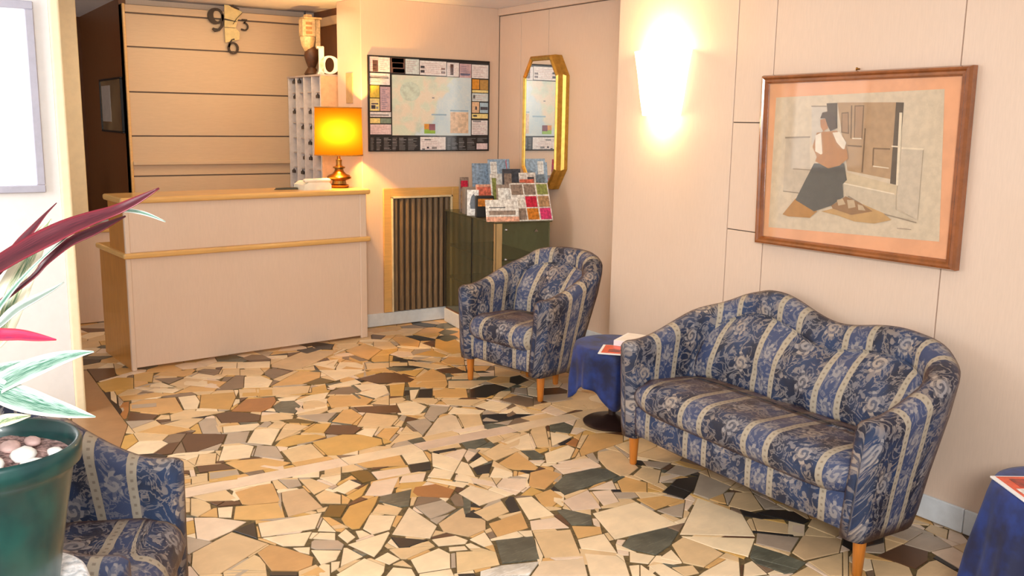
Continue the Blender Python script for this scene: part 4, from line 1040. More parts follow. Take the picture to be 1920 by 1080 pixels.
# ------------------------------------------------------------------ octagonal gilt mirror
mr = tag(empty('wall_mirror', (XM-.001, 5.80, 1.58)), 'tall octagonal mirror in a deep gilt frame above the display case', 'mirror')
def octo(hw, hh, c): return [(-hw+c, -hh), (hw-c, -hh), (hw, -hh+c*1.5), (hw, hh-c*1.5), (hw-c, hh), (-hw+c, hh), (-hw, hh-c*1.5), (-hw, -hh+c*1.5)]
ringsd = [(.245, .485, .10, 0.), (.245, .485, .10, -.03), (.232, .487, .096, -.05), (.226, .481, .094, -.088), (.212, .467, .09, -.097), (.196, .451, .084, -.088), (.190, .445, .082, -.080)]
bm = NB(); rings = [[bm.verts.new((x, y, z)) for y, z in octo(a, b, c)] for a, b, c, x in ringsd]
for a, b in zip(rings, rings[1:]):
    for i in range(8): bm.faces.new((a[i], a[(i+1) % 8], b[(i+1) % 8], b[i]))
bm.faces.new(rings[0]); obj('frame', bm, GOLD, mr)
bm = NB(); prism(bm, octo(.192, .447, .083), -.082, -.076, 'x'); k = NT('mirror_glass'); k.b.inputs['Metallic'].default_value = 1; k.b.inputs['Roughness'].default_value = .01; k.b.inputs['Base Color'].default_value = (.92, .94, .93, 1)
obj('mirror_glass', bm, k.m, mr)

# ------------------------------------------------------------------ wall sconce
sc = tag(empty('wall_sconce', (XR-.001, 3.81, 1.63)), 'glowing half-round flared wall sconce on the pale panelled wall', 'sconce')
k = NT('sconce_glass'); k.b.inputs['Base Color'].default_value = rgb(255, 246, 220); k.b.inputs['Emission Color'].default_value = rgb(255, 232, 176); k.b.inputs['Emission Strength'].default_value = 4.5; k.b.inputs['Roughness'].default_value = .4
bm = NB(); N = 24; prof = [(0, .135, .085), (.10, .155, .10), (.22, .175, .115), (.335, .20, .13)]
rs = [[bm.verts.new((-dp*math.sin(PI*i/N), wd*math.cos(PI*i/N), z)) for i in range(N+1)] for z, wd, dp in prof]
for a, b in zip(rs, rs[1:]):
    for i in range(N): bm.faces.new((a[i], a[i+1], b[i+1], b[i]))
o = obj('shade', bm, k.m, sc, True); md = o.modifiers.new('th', 'SOLIDIFY'); md.thickness = .004
bm = NB(); box(bm, -.02, 0, -.05, .05, .10, .20, .004); obj('wall_bracket', bm, BRASS, sc)
bm = NB(); tube(bm, [(-.02, 0, .15), (-.045, 0, .15), (-.045, 0, .21)], .012); bmesh.ops.create_uvsphere(bm, u_segments=12, v_segments=8, radius=.022, matrix=Matrix.Translation((-.05, 0, .235))); obj('bulb', bm, MATS['lamp_bulb'], sc, True)
for z, e in ((1.63+.36, 10), (1.63-.03, 3)):
    lp = bpy.data.lights.new('sconce_light', 'POINT'); lp.energy = e; lp.color = (1, .72, .36); lp.shadow_soft_size = .04
    lo = bpy.data.objects.new('sconce_light', lp); COL.objects.link(lo); lo.location = (XR-.07, 3.81, z)

# ------------------------------------------------------------------ framed drawing
fd = tag(empty('framed_drawing', (XR-.001, 0, 0)), 'wood-framed drawing of a kneeling woman by a door, orange mount', 'picture')
outer = [(3.100, 1.819), (2.073, 1.828), (2.066, 1.046), (3.082, 1.036)]
DX = -.047
def lerp(a, b, t): return (a[0]+(b[0]-a[0])*t, a[1]+(b[1]-a[1])*t)
cen = (sum(p[0] for p in outer)/4, sum(p[1] for p in outer)/4)
def insetq(q, d):
    out = []
    for p in q: out.append((p[0]-math.copysign(d, p[0]-cen[0]), p[1]-math.copysign(d, p[1]-cen[1])))
    return out
MAHO = wood('frame_mahogany', (146, 82, 34), .25, grain=(8, 8, 8), amt=.2, coat=.6)
prof = [(0, -.002), (0, -.03), (.006, DX), (.014, DX-.003), (.022, DX+.004), (.032, DX+.002), (.040, DX+.018)]
qs = [insetq(outer, d) for d, x in prof]
for e in range(4):
    bm = NB(); rr = [[bm.verts.new((x, q[e][0], q[e][1])), bm.verts.new((x, q[(e+1) % 4][0], q[(e+1) % 4][1]))] for q, (d, x) in zip(qs, prof)]
    for a, b in zip(rr, rr[1:]): bm.faces.new((a[0], a[1], b[1], b[0]))
    bm.faces.new([r[0] for r in rr]); bm.faces.new([r[1] for r in rr][::-1]); bm.faces.new((rr[0][0], rr[0][1], rr[-1][1], rr[-1][0]))
    obj('frame_rail', bm, MAHO, fd)
mq = insetq(outer, .036); bm = NB(); bm.faces.new([bm.verts.new((-.026, y, z)) for y, z in mq]); me = bpy.data.meshes.new('mount'); bm.to_mesh(me); bm.free()
link('mount', me, plain('orange_mount', (228, 164, 120), .6, var=.04, scale=8), fd)
DC = {'paper': (208, 188, 160), 'wall2': (196, 178, 154), 'line': (150, 132, 110), 'pale': (200, 186, 168), 'door': (176, 142, 104), 'dark': (96, 80, 62), 'dline': (124, 96, 66), 'door2': (164, 128, 92), 'light': (224, 206, 176), 'step': (202, 180, 146),
      'stepl': (224, 208, 182), 'step2': (196, 178, 152), 'wall3': (198, 180, 156), 'skin': (178, 126, 62), 'skin2': (190, 150, 96), 'skirt': (92, 86, 76), 'skirt2': (150, 112, 74), 'chk': (190, 164, 130), 'blouse': (176, 128, 84), 'shirt': (228, 212, 190),
      'arm': (176, 120, 66), 'face': (180, 126, 84), 'hair': (92, 74, 58), 'line2': (160, 140, 120)}
DK = list(DC); DM = [plain('chalk_'+q, c, .8, var=.045, scale=30) for q, c in DC.items()]
DRAW = [('paper',[(3.0190,1.7174),(2.1845,1.7414),(2.1457,1.1515),(3.0156,1.1190)]),
('wall2',[(2.9466,1.5370),(2.8133,1.5434),(2.7965,1.3986),(2.8514,1.2925),(2.9428,1.2957)]),
('line',[(2.9510,1.5402),(2.8096,1.5467),(2.8090,1.5398),(2.9504,1.5331)]),
('line',[(2.8934,1.4000),(2.7927,1.4001),(2.7923,1.3963),(2.8931,1.3961)]),
('line',[(2.9428,1.2957),(2.8515,1.2938),(2.8510,1.2887),(2.9424,1.2912)]),
('pale',[(2.8135,1.6780),(2.7325,1.6778),(2.7276,1.5826),(2.7981,1.5061)]),
('line',[(2.8152,1.6799),(2.7326,1.6796),(2.7322,1.6747),(2.8148,1.6749)]),
('door',[(2.6776,1.6928),(2.3847,1.6921),(2.3870,1.3822),(2.5993,1.4060)]),
('dark',[(2.7336,1.6900),(2.6775,1.6916),(2.6675,1.5835),(2.7130,1.5889)]),
('dark',[(2.3913,1.6922),(2.3553,1.6908),(2.3549,1.3609),(2.3866,1.3647)]),
('dline',[(2.6070,1.6804),(2.5998,1.6804),(2.5904,1.5427),(2.5976,1.5425)]),
('dline',[(2.5890,1.6804),(2.5409,1.6814),(2.5368,1.5429),(2.5795,1.5418)]),
('door2',[(2.5828,1.6756),(2.5461,1.6767),(2.5422,1.5469),(2.5749,1.5461)]),
('dline',[(2.6095,1.5150),(2.5361,1.5131),(2.5355,1.5071),(2.6090,1.5090)]),
('dline',[(2.5304,1.5858),(2.5234,1.5859),(2.5211,1.4011),(2.5284,1.4031)]),
('dline',[(2.4810,1.5072),(2.3994,1.5070),(2.4001,1.5011),(2.4804,1.5013)]),
('dline',[(2.4820,1.5042),(2.4752,1.5044),(2.4723,1.4323),(2.4779,1.4332)]),
('light',[(2.4738,1.4335),(2.3983,1.4284),(2.3979,1.4243),(2.4733,1.4287)]),
('dline',[(2.6515,1.6504),(2.6152,1.6529),(2.6051,1.5605),(2.6451,1.5657)]),
('door2',[(2.6466,1.6456),(2.6191,1.6475),(2.6107,1.5664),(2.6411,1.5706)]),
('light',[(2.5870,1.5452),(2.5406,1.5452),(2.5401,1.5404),(2.5865,1.5404)]),
('light',[(2.3939,1.5187),(2.3508,1.5172),(2.3503,1.5115),(2.3933,1.5130)]),
('light',[(2.3708,1.6512),(2.3578,1.6512),(2.3461,1.3586),(2.3579,1.3578)]),
('step',[(2.6209,1.4017),(2.3514,1.3582),(2.3542,1.3201),(2.6091,1.3533)]),
('stepl',[(2.6165,1.3541),(2.3613,1.3254),(2.3607,1.3190),(2.6158,1.3467)]),
('step2',[(2.6085,1.3472),(2.3542,1.3201),(2.3481,1.2590),(2.2473,1.2276),(2.3452,1.2299),(2.4560,1.2495),(2.5966,1.2988)]),
('line',[(2.5201,1.2560),(2.2496,1.2188),(2.2510,1.2140),(2.5196,1.2512)]),
('line',[(2.5820,1.2999),(2.4485,1.2441),(2.4494,1.2393),(2.5852,1.2948)]),
('wall3',[(2.3464,1.5059),(2.2506,1.5064),(2.2473,1.2276),(2.3421,1.2654),(2.3494,1.4048)]),
('light',[(2.3472,1.5133),(2.2480,1.5121),(2.2473,1.5054),(2.3465,1.5065)]),
('skin',[(2.9336,1.1874),(2.8653,1.2655),(2.8016,1.2769),(2.7409,1.2179),(2.7775,1.1857),(2.8994,1.1806)]),
('skin2',[(2.7177,1.2200),(2.6288,1.2467),(2.5071,1.2693),(2.4070,1.2419),(2.3639,1.2163),(2.4436,1.1935),(2.5428,1.1927),(2.6254,1.2096)]),
('skirt',[(2.7755,1.4282),(2.6167,1.4356),(2.5956,1.3664),(2.6158,1.3467),(2.6070,1.2919),(2.6667,1.2497),(2.7565,1.2165),(2.8648,1.2590),(2.8163,1.3528)]),
('skirt2',[(2.6667,1.2497),(2.5963,1.2958),(2.5218,1.2741),(2.4554,1.2435),(2.5598,1.2188),(2.6581,1.2379)]),
('chk',[(2.6391,1.2769),(2.6101,1.2854),(2.5932,1.2621),(2.6294,1.2528)]),
('chk',[(2.5876,1.2810),(2.5514,1.2839),(2.5414,1.2542),(2.5769,1.2450)]),
('chk',[(2.5319,1.2672),(2.5065,1.2632),(2.4904,1.2434),(2.5260,1.2433)]),
('blouse',[(2.7720,1.5631),(2.6666,1.5744),(2.6177,1.5239),(2.6064,1.4818),(2.6602,1.4243),(2.7624,1.4571),(2.7897,1.5001)]),
('shirt',[(2.6882,1.5648),(2.6513,1.5686),(2.6140,1.5240),(2.6219,1.4903),(2.6618,1.5226)]),
('shirt',[(2.7786,1.5505),(2.7488,1.5636),(2.7411,1.5203),(2.7322,1.4646),(2.7725,1.4818)]),
('arm',[(2.7624,1.4571),(2.6750,1.5038),(2.6076,1.4939),(2.5969,1.4578),(2.6379,1.4254),(2.6966,1.4101),(2.7685,1.4379)]),
('arm',[(2.7417,1.5699),(2.6957,1.5647),(2.6601,1.5043),(2.6861,1.4602),(2.7257,1.4773)]),
('face',[(2.7577,1.6192),(2.7277,1.6257),(2.7124,1.5828),(2.7379,1.5700),(2.7526,1.5883)]),
('hair',[(2.7583,1.6254),(2.7490,1.6502),(2.7154,1.6564),(2.6797,1.6352),(2.6675,1.5835),(2.7000,1.5707),(2.7173,1.5950),(2.7315,1.6256)]),
('line2',[(2.3342,1.1868),(2.2689,1.1878),(2.2686,1.1849),(2.3339,1.1839)])]
bm = NB()
for i, (q, P) in enumerate(DRAW):
    f = bm.faces.new([bm.verts.new((-.0265-.00012*i, y, z)) for y, z in P]); f.material_index = DK.index(q)
me = bpy.data.meshes.new('drawing'); bm.to_mesh(me); bm.free(); link('drawing', me, DM, fd)
gq = insetq(outer, .037); bm = NB(); bm.faces.new([bm.verts.new((-.0335, y, z)) for y, z in gq]); me = bpy.data.meshes.new('glass'); bm.to_mesh(me); bm.free(); link('glass', me, CLR, fd)
bm = NB(); lathe(bm, [(.004, 0), (.004, .015), (.007, .017), (.001, .02)], 10, Matrix.Translation((-.0, 2.60, 1.832)) @ Matrix.Rotation(-PI/2, 4, 'Y')); obj('nail', bm, BRASS, fd)

# ------------------------------------------------------------------ brocade for the seats
def brocade(name):
    k = NT(name); uv = k.n('ShaderNodeUVMap'); uv.uv_map = 'UVMap'; s = k.n('ShaderNodeSeparateXYZ'); k.t.links.new(uv.outputs[0], s.inputs[0])
    U, V = s.outputs[0], s.outputs[1]
    P = .37; SP = .058
    fu = k.math('SUBTRACT', k.math('MODULO', k.math('ADD', U, 37.0+P/2), P), P/2)       # -P/2..P/2, 0 in the middle of the narrow band
    au = k.math('ABSOLUTE', fu)
    stripe = k.math('MULTIPLY', k.smooth(au, SP-.0155, SP-.0145), k.smooth(au, SP+.0145, SP+.0155, 1, 0))
    narrow = k.smooth(au, SP-.016, SP-.0155, 1, 0)
    cells = []
    def motif(cu, per, vo, rad, petals, swirl, tilt=1):
        du = k.math('SUBTRACT', fu, cu); dv = k.math('SUBTRACT', k.math('MODULO', k.math('ADD', V, 37.0*per+vo), per), per/2)
        wob = k.noise(uv.outputs[0], 28, 2); du = k.math('ADD', du, k.math('MULTIPLY_ADD', wob, .03, -.015))
        r = k.math('SQRT', k.math('ADD', k.math('MULTIPLY', du, du), k.math('MULTIPLY', k.math('MULTIPLY', dv, dv), tilt)))
        th = k.math('ARCTAN2', dv, du)
        lob = k.math('SINE', k.math('ADD', k.math('MULTIPLY', th, petals), k.math('MULTIPLY', r, swirl)))
        R_ = k.math('MULTIPLY_ADD', lob, rad*.30, rad)
        inside = k.smooth(k.math('SUBTRACT', r, R_), -.004, .002, 1, 0)
        rings_ = k.math('SINE', k.math('ADD', k.math('MULTIPLY', r, 260), k.math('MULTIPLY', th, 1.0)))
        return inside, k.smooth(rings_, -.5, .3), r
    m1, r1, _ = motif(.150, .30, .0, .046, 7, 70); m2, r2, _ = motif(-.145, .30, .15, .042, 6, -80)
    m3, r3, _ = motif(0, .15, .0, .030, 8, 60, .55)
    nz = k.noise(uv.outputs[0], 11, 4, .6, 1.8); vine = k.smooth(k.math('ABSOLUTE', k.math('SUBTRACT', nz, .5)), .014, .045, 1, 0)
    leaf = k.n('ShaderNodeTexVoronoi', feature='SMOOTH_F1'); leaf.inputs['Scale'].default_value = 26; k.t.links.new(uv.outputs[0], leaf.inputs['Vector'])
    lf = k.smooth(k.math('ADD', leaf.outputs['Distance'], k.math('MULTIPLY', k.noise(uv.outputs[0], 70, 2), .25)), .36, .42, 1, 0); lf = k.math('MULTIPLY', lf, k.smooth(k.noise(uv.outputs[0], 9, 2), .42, .52))
    weave = k.noise(k.mapping(uv.outputs[0], (1, 3, 1)), 380, 2)
    navy, blue, silver, cream, tan = rgb(22, 32, 56), rgb(36, 64, 106), rgb(158, 154, 156), rgb(206, 200, 186), rgb(150, 134, 116)
    col = k.mix(k.smooth(k.noise(uv.outputs[0], 6, 3), .35, .65), navy, blue)
    fl_ = k.math('MAXIMUM', k.math('MULTIPLY', k.math('MAXIMUM', m1, m2), k.math('MAXIMUM', k.math('MAXIMUM', k.math('MULTIPLY', m1, r1), k.math('MULTIPLY', m2, r2)), .25)), k.math('MULTIPLY', k.math('MAXIMUM', vine, lf), .6))
    col = k.mix(fl_, col, k.mix(k.smooth(k.noise(uv.outputs[0], 11, 2), .4, .6), silver, rgb(178, 164, 152)))
    nb = k.mix(k.math('MULTIPLY', m3, k.math('MAXIMUM', r3, .3)), rgb(60, 76, 116), silver)
    nb = k.mix(k.math('MULTIPLY', vine, .5), nb, silver)
    col = k.mix(narrow, col, nb)
    dots = k.smooth(k.math('SINE', k.math('MULTIPLY', V, 250)), .3, .7)
    dot2 = k.math('MULTIPLY', dots, k.smooth(k.math('ABSOLUTE', k.math('SUBTRACT', au, SP)), .003, .006, 1, 0))
    col = k.mix(stripe, col, k.mix(k.math('MULTIPLY', dot2, .6), rgb(186, 174, 154), rgb(116, 100, 84)))
    col = k.mix(k.math('MULTIPLY', weave, .22), col, rgb(40, 36, 48))
    # colour mixes towards dark brown at a grazing view
    lw = k.n('ShaderNodeLayerWeight'); lw.inputs[0].default_value = .38
    col = k.mix(k.math('MULTIPLY', k.smooth(lw.outputs['Facing'], .40, .85), .85), col, rgb(84, 56, 44))
    k.put(k.b.inputs['Base Color'], col); k.b.inputs['Roughness'].default_value = .42
    k.b.inputs['Sheen Weight'].default_value = .0
    k.bump(k.math('ADD', k.math('MULTIPLY', weave, .2), k.math('MULTIPLY', k.noise(uv.outputs[0], 9, 3), .9)), .5, .02)
    return k.m
BRO = brocade('blue_brocade')
def grid_mesh(name, rows, uvs, mat, parent, close_v=False, caps=False):
    """rows: list of lists of points; uvs the same shape in metres"""
    vs = []; idx = {}
    n, m = len(rows), len(rows[0])
    for i in range(n):
        for j in range(m): idx[i, j] = len(vs); vs.append(rows[i][j])
    fs = []; fu = []
    for i in range(n-1):
        for j in range(m if close_v else m-1):
            jj = (j+1) % m; fs.append((idx[i, j], idx[i, jj], idx[i+1, jj], idx[i+1, j]))
            v1 = uvs[i][jj] if jj else (uvs[i][j][0], uvs[i][j][1]+.02); v2 = uvs[i+1][jj] if jj else (uvs[i+1][j][0], uvs[i+1][j][1]+.02)
            fu += [uvs[i][j], v1, v2, uvs[i+1][j]]
    if caps:
        fs.append(tuple(idx[0, j] for j in range(m))); fu += [uvs[0][j] for j in range(m)]
        fs.append(tuple(idx[n-1, j] for j in range(m))[::-1]); fu += [uvs[n-1][j] for j in range(m)][::-1]
    me = bpy.data.meshes.new(name); me.from_pydata([tuple(v) for v in vs], [], fs)
    ul = me.uv_layers.new(name='UVMap')
    for i, q in enumerate(fu): ul.data[i].uv = q
    bm = bmesh.new(); bm.from_mesh(me); bmesh.ops.recalc_face_normals(bm, faces=bm.faces); bm.to_mesh(me); bm.free()
    return link(name, me, mat, parent, True)
LEGM = wood('orange_leg_wood', (206, 124, 44), .3, grain=(1.2, 1.2, 14), amt=.12, coat=.4)
def ss(t): t = max(0, min(1, t)); return t*t*(3-2*t)
def seating(root, W_, D_, humps, ha=.60, hc=.735, hb=.80, seed=1, zb=.15, u0=.0, swap=False):
    T = .115; Rc = .26; hw, hd = W_/2-T/2, D_/2-T/2
    def lean(y, z): return -D_/2+(y+D_/2)*((.72+.28*ss((z-zb)/(.78-zb))**.8) if y > -D_/2 else 1)
    # centre line of the wrap-around shell
    path = []; n1 = 14
    for i in range(n1): path.append((-hw, -hd+(hd+hd-Rc)*i/(n1-1)))
    for i in range(1, 13): a = PI-(PI/2)*i/12; path.append((-hw+Rc+Rc*math.cos(a), hd-Rc+Rc*math.sin(a)))
    nb = 36 if W_ > 1 else 18
    for i in range(1, nb): path.append((-hw+Rc+(2*hw-2*Rc)*i/nb, hd))
    path += [(-x, y) for x, y in path[:26]][::-1]
    def hgt(x, y):
        side = (y+hd)/(2*hd)
        arm = ha+(hc-ha)*ss((side-.05)/.9)
        c = ss((y-(hd-Rc))/Rc)
        xb = abs(x)/(hw)
        back = hb+.0*x
        if humps == 2: back += (.04*math.cos((x+.33)/.36*PI) if x < .03 else -.040+.020*(1-math.cos((x-.03)/.30*PI)))*ss((hw-abs(x))/.3)
        else: back += .03*math.cos(x/.6*PI)
        back -= .065*ss((xb-.72)/.28)
        return arm*(1-c)+max(back, arm)*c
    rows, uvs = [], []; s = 0
    def section(p, nrm, tan, h, tt, sh, ucoord):
        row, uvr = [], []; r = tt/2; v = 0; prev = None
        prof = [(-r, zb), (-r, zb+.1), (-r, .34), (-r, h-r-.10), (-r-.004, h-r)]
        for q in range(1, 8): a = PI-PI*q/8; prof.append((r*1.06*math.cos(a), h-r+r*math.sin(a)))
        prof += [(r, h-r), (r, h-r-.12), (r, .35), (r, zb+.06), (r-.012, zb)]
        for o_, z in prof:
            fl_ = .055*ss((z-zb)/(h-zb))*(1 if z > 0 else 0)
            yy = p[1]+nrm[1]*(o_+fl_*.3-.012)+tan[1]*sh; yy = lean(yy, z)
            q = (p[0]+nrm[0]*(o_+fl_*.55-.022)+tan[0]*sh, yy, z)
            if prev: v += math.dist(prev, (o_, z))
            prev = (o_, z); row.append(q); uvr.append((ucoord, v))
        return row, uvr
    N_ = len(path)
    for i, p in enumerate(path):
        a = path[max(i-1, 0)]; b = path[min(i+1, N_-1)]; d = math.hypot(b[0]-a[0], b[1]-a[1]); tan = ((b[0]-a[0])/d, (b[1]-a[1])/d); nrm = (-tan[1], tan[0])
        if i: s += math.dist(path[i-1], p)
        h = hgt(*p)
        if i == 0:
            for q in range(6): e = PI/2*(1-q/6); R0, U0 = section(p, nrm, tan, h-.012*(math.sin(e))**2, T*max(.12, math.cos(e)), -T/2*.7*math.sin(e), -.055*math.sin(e)); rows.append(R0); uvs.append(U0)
        R0, U0 = section(p, nrm, tan, h, T, 0, s); rows.append(R0); uvs.append(U0)
        if i == N_-1:
            for q in range(1, 7): e = PI/2*(q/6); R0, U0 = section(p, nrm, tan, h-.012*(math.sin(e))**2, T*max(.12, math.cos(e)), T/2*.7*math.sin(e), s+.055*math.sin(e)); rows.append(R0); uvs.append(U0)
    tot = s; sh = tot/2
    uvs = [[(u-sh+u0, v) for u, v in r] for r in uvs]
    grid_mesh('back_and_arms', rows, uvs, BRO, root, close_v=True, caps=True)
    # front rail / seat base
    xi = W_/2-T+.004; hb_ = -D_/2+.66*D_
    rows, uvs = [], []
    for i in range(25):
        x = -xi+2*xi*i/24; sag = .02*(1-(x/xi)**2)
        pr = [(-hd-T/2+.05, zb-.0+.012-sag*.4), (-hd-T/2+.032, zb+.02), (-hd-T/2+.030, .24), (-hd-T/2+.034, .30), (hb_, .30), (hb_-.06, zb+.01)]
        rows.append([(x, y, z) for y, z in pr]); v = 0; ur = []
        for j, q in enumerate(pr):
            if j: v += math.dist(pr[j-1], q)
            ur.append((x+u0, v))
        uvs.append(ur)
    grid_mesh('seat_base', rows, uvs, BRO, root, close_v=True, caps=True)
    # seat cushion with a fat rolled front
    rng = random.Random(seed); rows, uvs = [], []
    yf = -hd-T/2-.006; nx = 44 if W_ > 1 else 26
    for i in range(nx+1):
        t = -1+2*i/nx; x = xi*t; e = 1-abs(t)**10; ed = .5+.5*e
        pr = []
        for q in range(11): a = -PI*.60+(PI*.60+PI*.5)*q/10; pr.append((yf+.078-.078*math.cos(a)*ed, .352+.078*math.sin(a)*ed))
        for q in range(1, 12): y = yf+.078+(hd-.09-yf-.078)*q/11; pr.append((y, .430+.012*math.sin(PI*q/11)*e-.020*(q/11)-.03*(1-ed)))
        pr += [(hd-.07, .30), (yf+.12, .29)]
        row = []
        for (y, z) in pr:
            nn = noise.noise(Vector((x*5, y*7, seed)))*.007+noise.noise(Vector((x*16, y*5, seed+9)))*.0035
            row.append((x, lean(y-abs(nn)*.3, z) if y > 0 else y-abs(nn)*.3, z+nn*(1 if z > .31 else 0)))
        v = 0; ur = []
        for j, q in enumerate(pr):
            if j: v += math.dist(pr[j-1], q)
            ur.append((q[0]+.25, x+.4) if swap and 11 <= j < 22 else (x+u0, v+.1))
        rows.append(row); uvs.append(ur)
    grid_mesh('seat_cushion', rows, uvs, BRO, root, close_v=True, caps=True)
    # loose back cushion following the shell
    rows, uvs = [], []; xc = xi-.015; nx = 60 if W_ > 1 else 30
    for i in range(nx+1):
        t = -1+2*i/nx; x = xc*t; 
        dx = max(0, abs(x)-(hw-Rc)); yb = hd-T/2-(Rc-math.sqrt(max(0, Rc*Rc-min(dx, Rc*.999)**2)))*.85-.0
        h = hgt(x, hd)-.105-.03*abs(t)**6; e = 1-abs(t)**8; th = (.13+.015*math.cos(t*PI*2))*(.35+.65*e)
        if humps == 2: th *= 1-.22*math.exp(-(x/.06)**2)
        pr = []
        z0 = .405
        for q in range(15):
            a = q/14; z = z0+(h-z0)*a; bul = math.sin(PI*min(1, a*.88+.14))**.55
            pr.append((yb-.02-th*bul*(1-.35*a), z))
        pr += [(yb-.03, h+.008), (yb+.03, h-.03), (yb+.02, z0)]
        row = []
        for (y, z) in pr:
            v3 = Vector((x*4.5, z*6, seed*3.1)); nn = noise.noise(v3)*.022+abs(noise.noise(Vector((x*9+z*7, z*11-x*4, seed))))*.014
            row.append((x, lean((y if y < yb else y-.035)+(nn if y < yb else 0), z), z+nn*.5))
        v = 0; ur = []
        for j, q in enumerate(pr):
            if j: v += math.dist(pr[j-1], q)
            ur.append((x*1.02+u0+.02*noise.noise(Vector((x*3, q[1]*5, seed))), v+.17))
        rows.append(row); uvs.append(ur)
    grid_mesh('back_cushion', rows, uvs, BRO, root, close_v=True, caps=True)
    for sx in (-1, 1):
        for sy in (-1, 1):
            bm = NB(); tilt = .012
            lathe(bm, [(.014, 0), (.017, .005), (.026, zb+.02)], 16, Matrix.Translation((sx*(W_/2-(.075 if sy < 0 else .26)), -D_/2+.075 if sy < 0 else D_/2-.30, .0005)))
            obj('leg', bm, LEGM, root, angle=40)
def seat_at(name, front_mid, th, D_, label, cat, group=None):
    fx, fy = math.sin(th), -math.cos(th)
    c = (front_mid[0]-fx*(D_/2-.075), front_mid[1]-fy*(D_/2-.075))
    return tag(empty(name, (c[0], c[1], 0), th), label, cat, group)
r = seat_at('sofa', (2.792, 2.572), math.radians(-91.75), .68, 'blue brocade two-seat sofa with camel back under the framed drawing', 'sofa')
seating(r, 1.43, .68, 2, hb=.80, seed=2, u0=.185)
r = seat_at('armchair', (2.945, 4.556), math.radians(-78.9), .70, 'blue striped brocade tub armchair in front of the display case', 'armchair')
seating(r, .755, .70, 1, hb=.785, seed=5, u0=.185)
r = tag(empty('armchair', (.205, 2.645, 0), math.radians(65.2)), 'blue brocade armchair partly hidden behind the potted plant', 'armchair')
seating(r, .75, .72, 1, hb=.86, ha=.575, hc=.86, seed=8, u0=.094, swap=True)

# ------------------------------------------------------------------ cloth-covered side tables
k = NT('blue_velvet'); tc = k.n('ShaderNodeTexCoord').outputs['Object']; v = k.noise(tc, 7, 4, .6)
k.put(k.b.inputs['Base Color'], k.mix(k.smooth(v, .35, .65), rgb(8, 18, 60), rgb(18, 50, 124))); k.b.inputs['Roughness'].default_value = .6; k.b.inputs['Sheen Weight'].default_value = .1; VEL = k.m
def side_table(loc, top, rad, label, clabel, seed, drop=.24, rz=0, flare=.004):
    r = tag(empty('side_table', (loc[0], loc[1], 0), rz), label, 'table', 'side tables under blue cloths')
    bm = NB(); lathe(bm, [(.15, .0005), (.155, .012), (.14, .022), (.05, .034), (.025, .05)], 40); obj('foot_plate', bm, plain('dark_iron', (54, 36, 32), .35, metal=.3), r, angle=35)
    bm = NB(); lathe(bm, [(.02, .05), (.02, top-.03)], 16); obj('column', bm, plain('dark_iron', (54, 36, 32), .35), r, angle=35)
    bm = NB(); lathe(bm, [(rad-.008, top-.03), (rad, top-.02), (rad, top-.004), (rad-.006, top)], 48); obj('table_top', bm, BROWN, r, angle=35)
    # cloth: square throw, corners hang lower, folds fan out
    rows = []; N = 120; rng = random.Random(seed)
    prof = [(0.02, 0), (.5, 0), (.92, 0), (1.0, .002), (1.03, .014)]
    ths = []
    for fr, dz in prof: rows.append([(rad*fr*math.cos(2*PI*i/N), rad*fr*math.sin(2*PI*i/N), top+.003-dz) for i in range(N)])
    for q in range(1, 13):
        tq = q/12; row = []
        for i in range(N):
            a = 2*PI*i/N; hang = drop+.10*abs(math.cos(2*a+.5))**2.5
            fold = math.sin(a*9+seed)+.5*math.sin(a*17+seed*2)
            rr = rad*1.03+.006+flare*tq+.014*min(1, tq*1.6)*fold
            row.append((rr*math.cos(a), rr*math.sin(a), top-.012-hang*tq))
        rows.append(row)
    me = bpy.data.meshes.new('tablecloth'); vs = [p for r_ in rows for p in r_]; fs = [tuple(range(N))]
    for i in range(len(rows)-1):
        for j in range(N): fs.append((i*N+j, i*N+(j+1) % N, (i+1)*N+(j+1) % N, (i+1)*N+j))
    me.from_pydata(vs, [], fs)
    o = link('tablecloth', me, VEL, None, True); o.location = (loc[0], loc[1], 0); o.rotation_euler = (0, 0, rz)
    md = o.modifiers.new('th', 'SOLIDIFY'); md.thickness = .002; md.offset = 1
    tag(o, clabel, 'tablecloth', 'blue tablecloths')
    return r
side_table((3.11, 3.74), .44, .205, 'small pedestal table between the armchair and the sofa', 'deep blue cloth over the table between armchair and sofa', 1.3, .19, 1.2)
side_table((2.985, 1.345), .485, .22, 'small pedestal table at the right edge, past the sofa', 'deep blue cloth over the table at the right edge', 4.1, .33, .4, .05)
def booklet(name, loc, w, d, th, rz, mats, label, cat, spots=()):
    r = tag(empty(name, loc, rz), label, cat)
    bm = NB(); box(bm, -w/2, w/2, -d/2, d/2, 0, th, .001); obj('pages', bm, WHITE, r)
    bm = NB(); box(bm, -w/2+.012, w/2-.008, -d/2+.010, d/2-.014, th, th+.0008); obj('cover_print', bm, mats, r)
    for i, (a, b, c, e, m) in enumerate(spots): bm = NB(); box(bm, a, b, c, e, th+.0008, th+.0014); obj('picture_patch', bm, m, r)
    return r
RED = plain('orange_red_print', (222, 84, 48), .35, var=.12, scale=30); DPK = plain('deep_red_print', (150, 44, 30), .35, var=.3, scale=30)
booklet('magazine', (3.0, 3.60, .4442), .19, .15, .006, .75, RED, 'orange-red magazine lying on the blue cloth by the sofa arm', 'magazine', [(-.06, .0, -.03, .03, DPK)])
booklet('notebook', (3.17, 3.66, .4442), .20, .14, .035, .5, plain('white_cover', (236, 230, 222), .5, var=.03), 'thick white notebook behind the orange-red magazine', 'notebook')
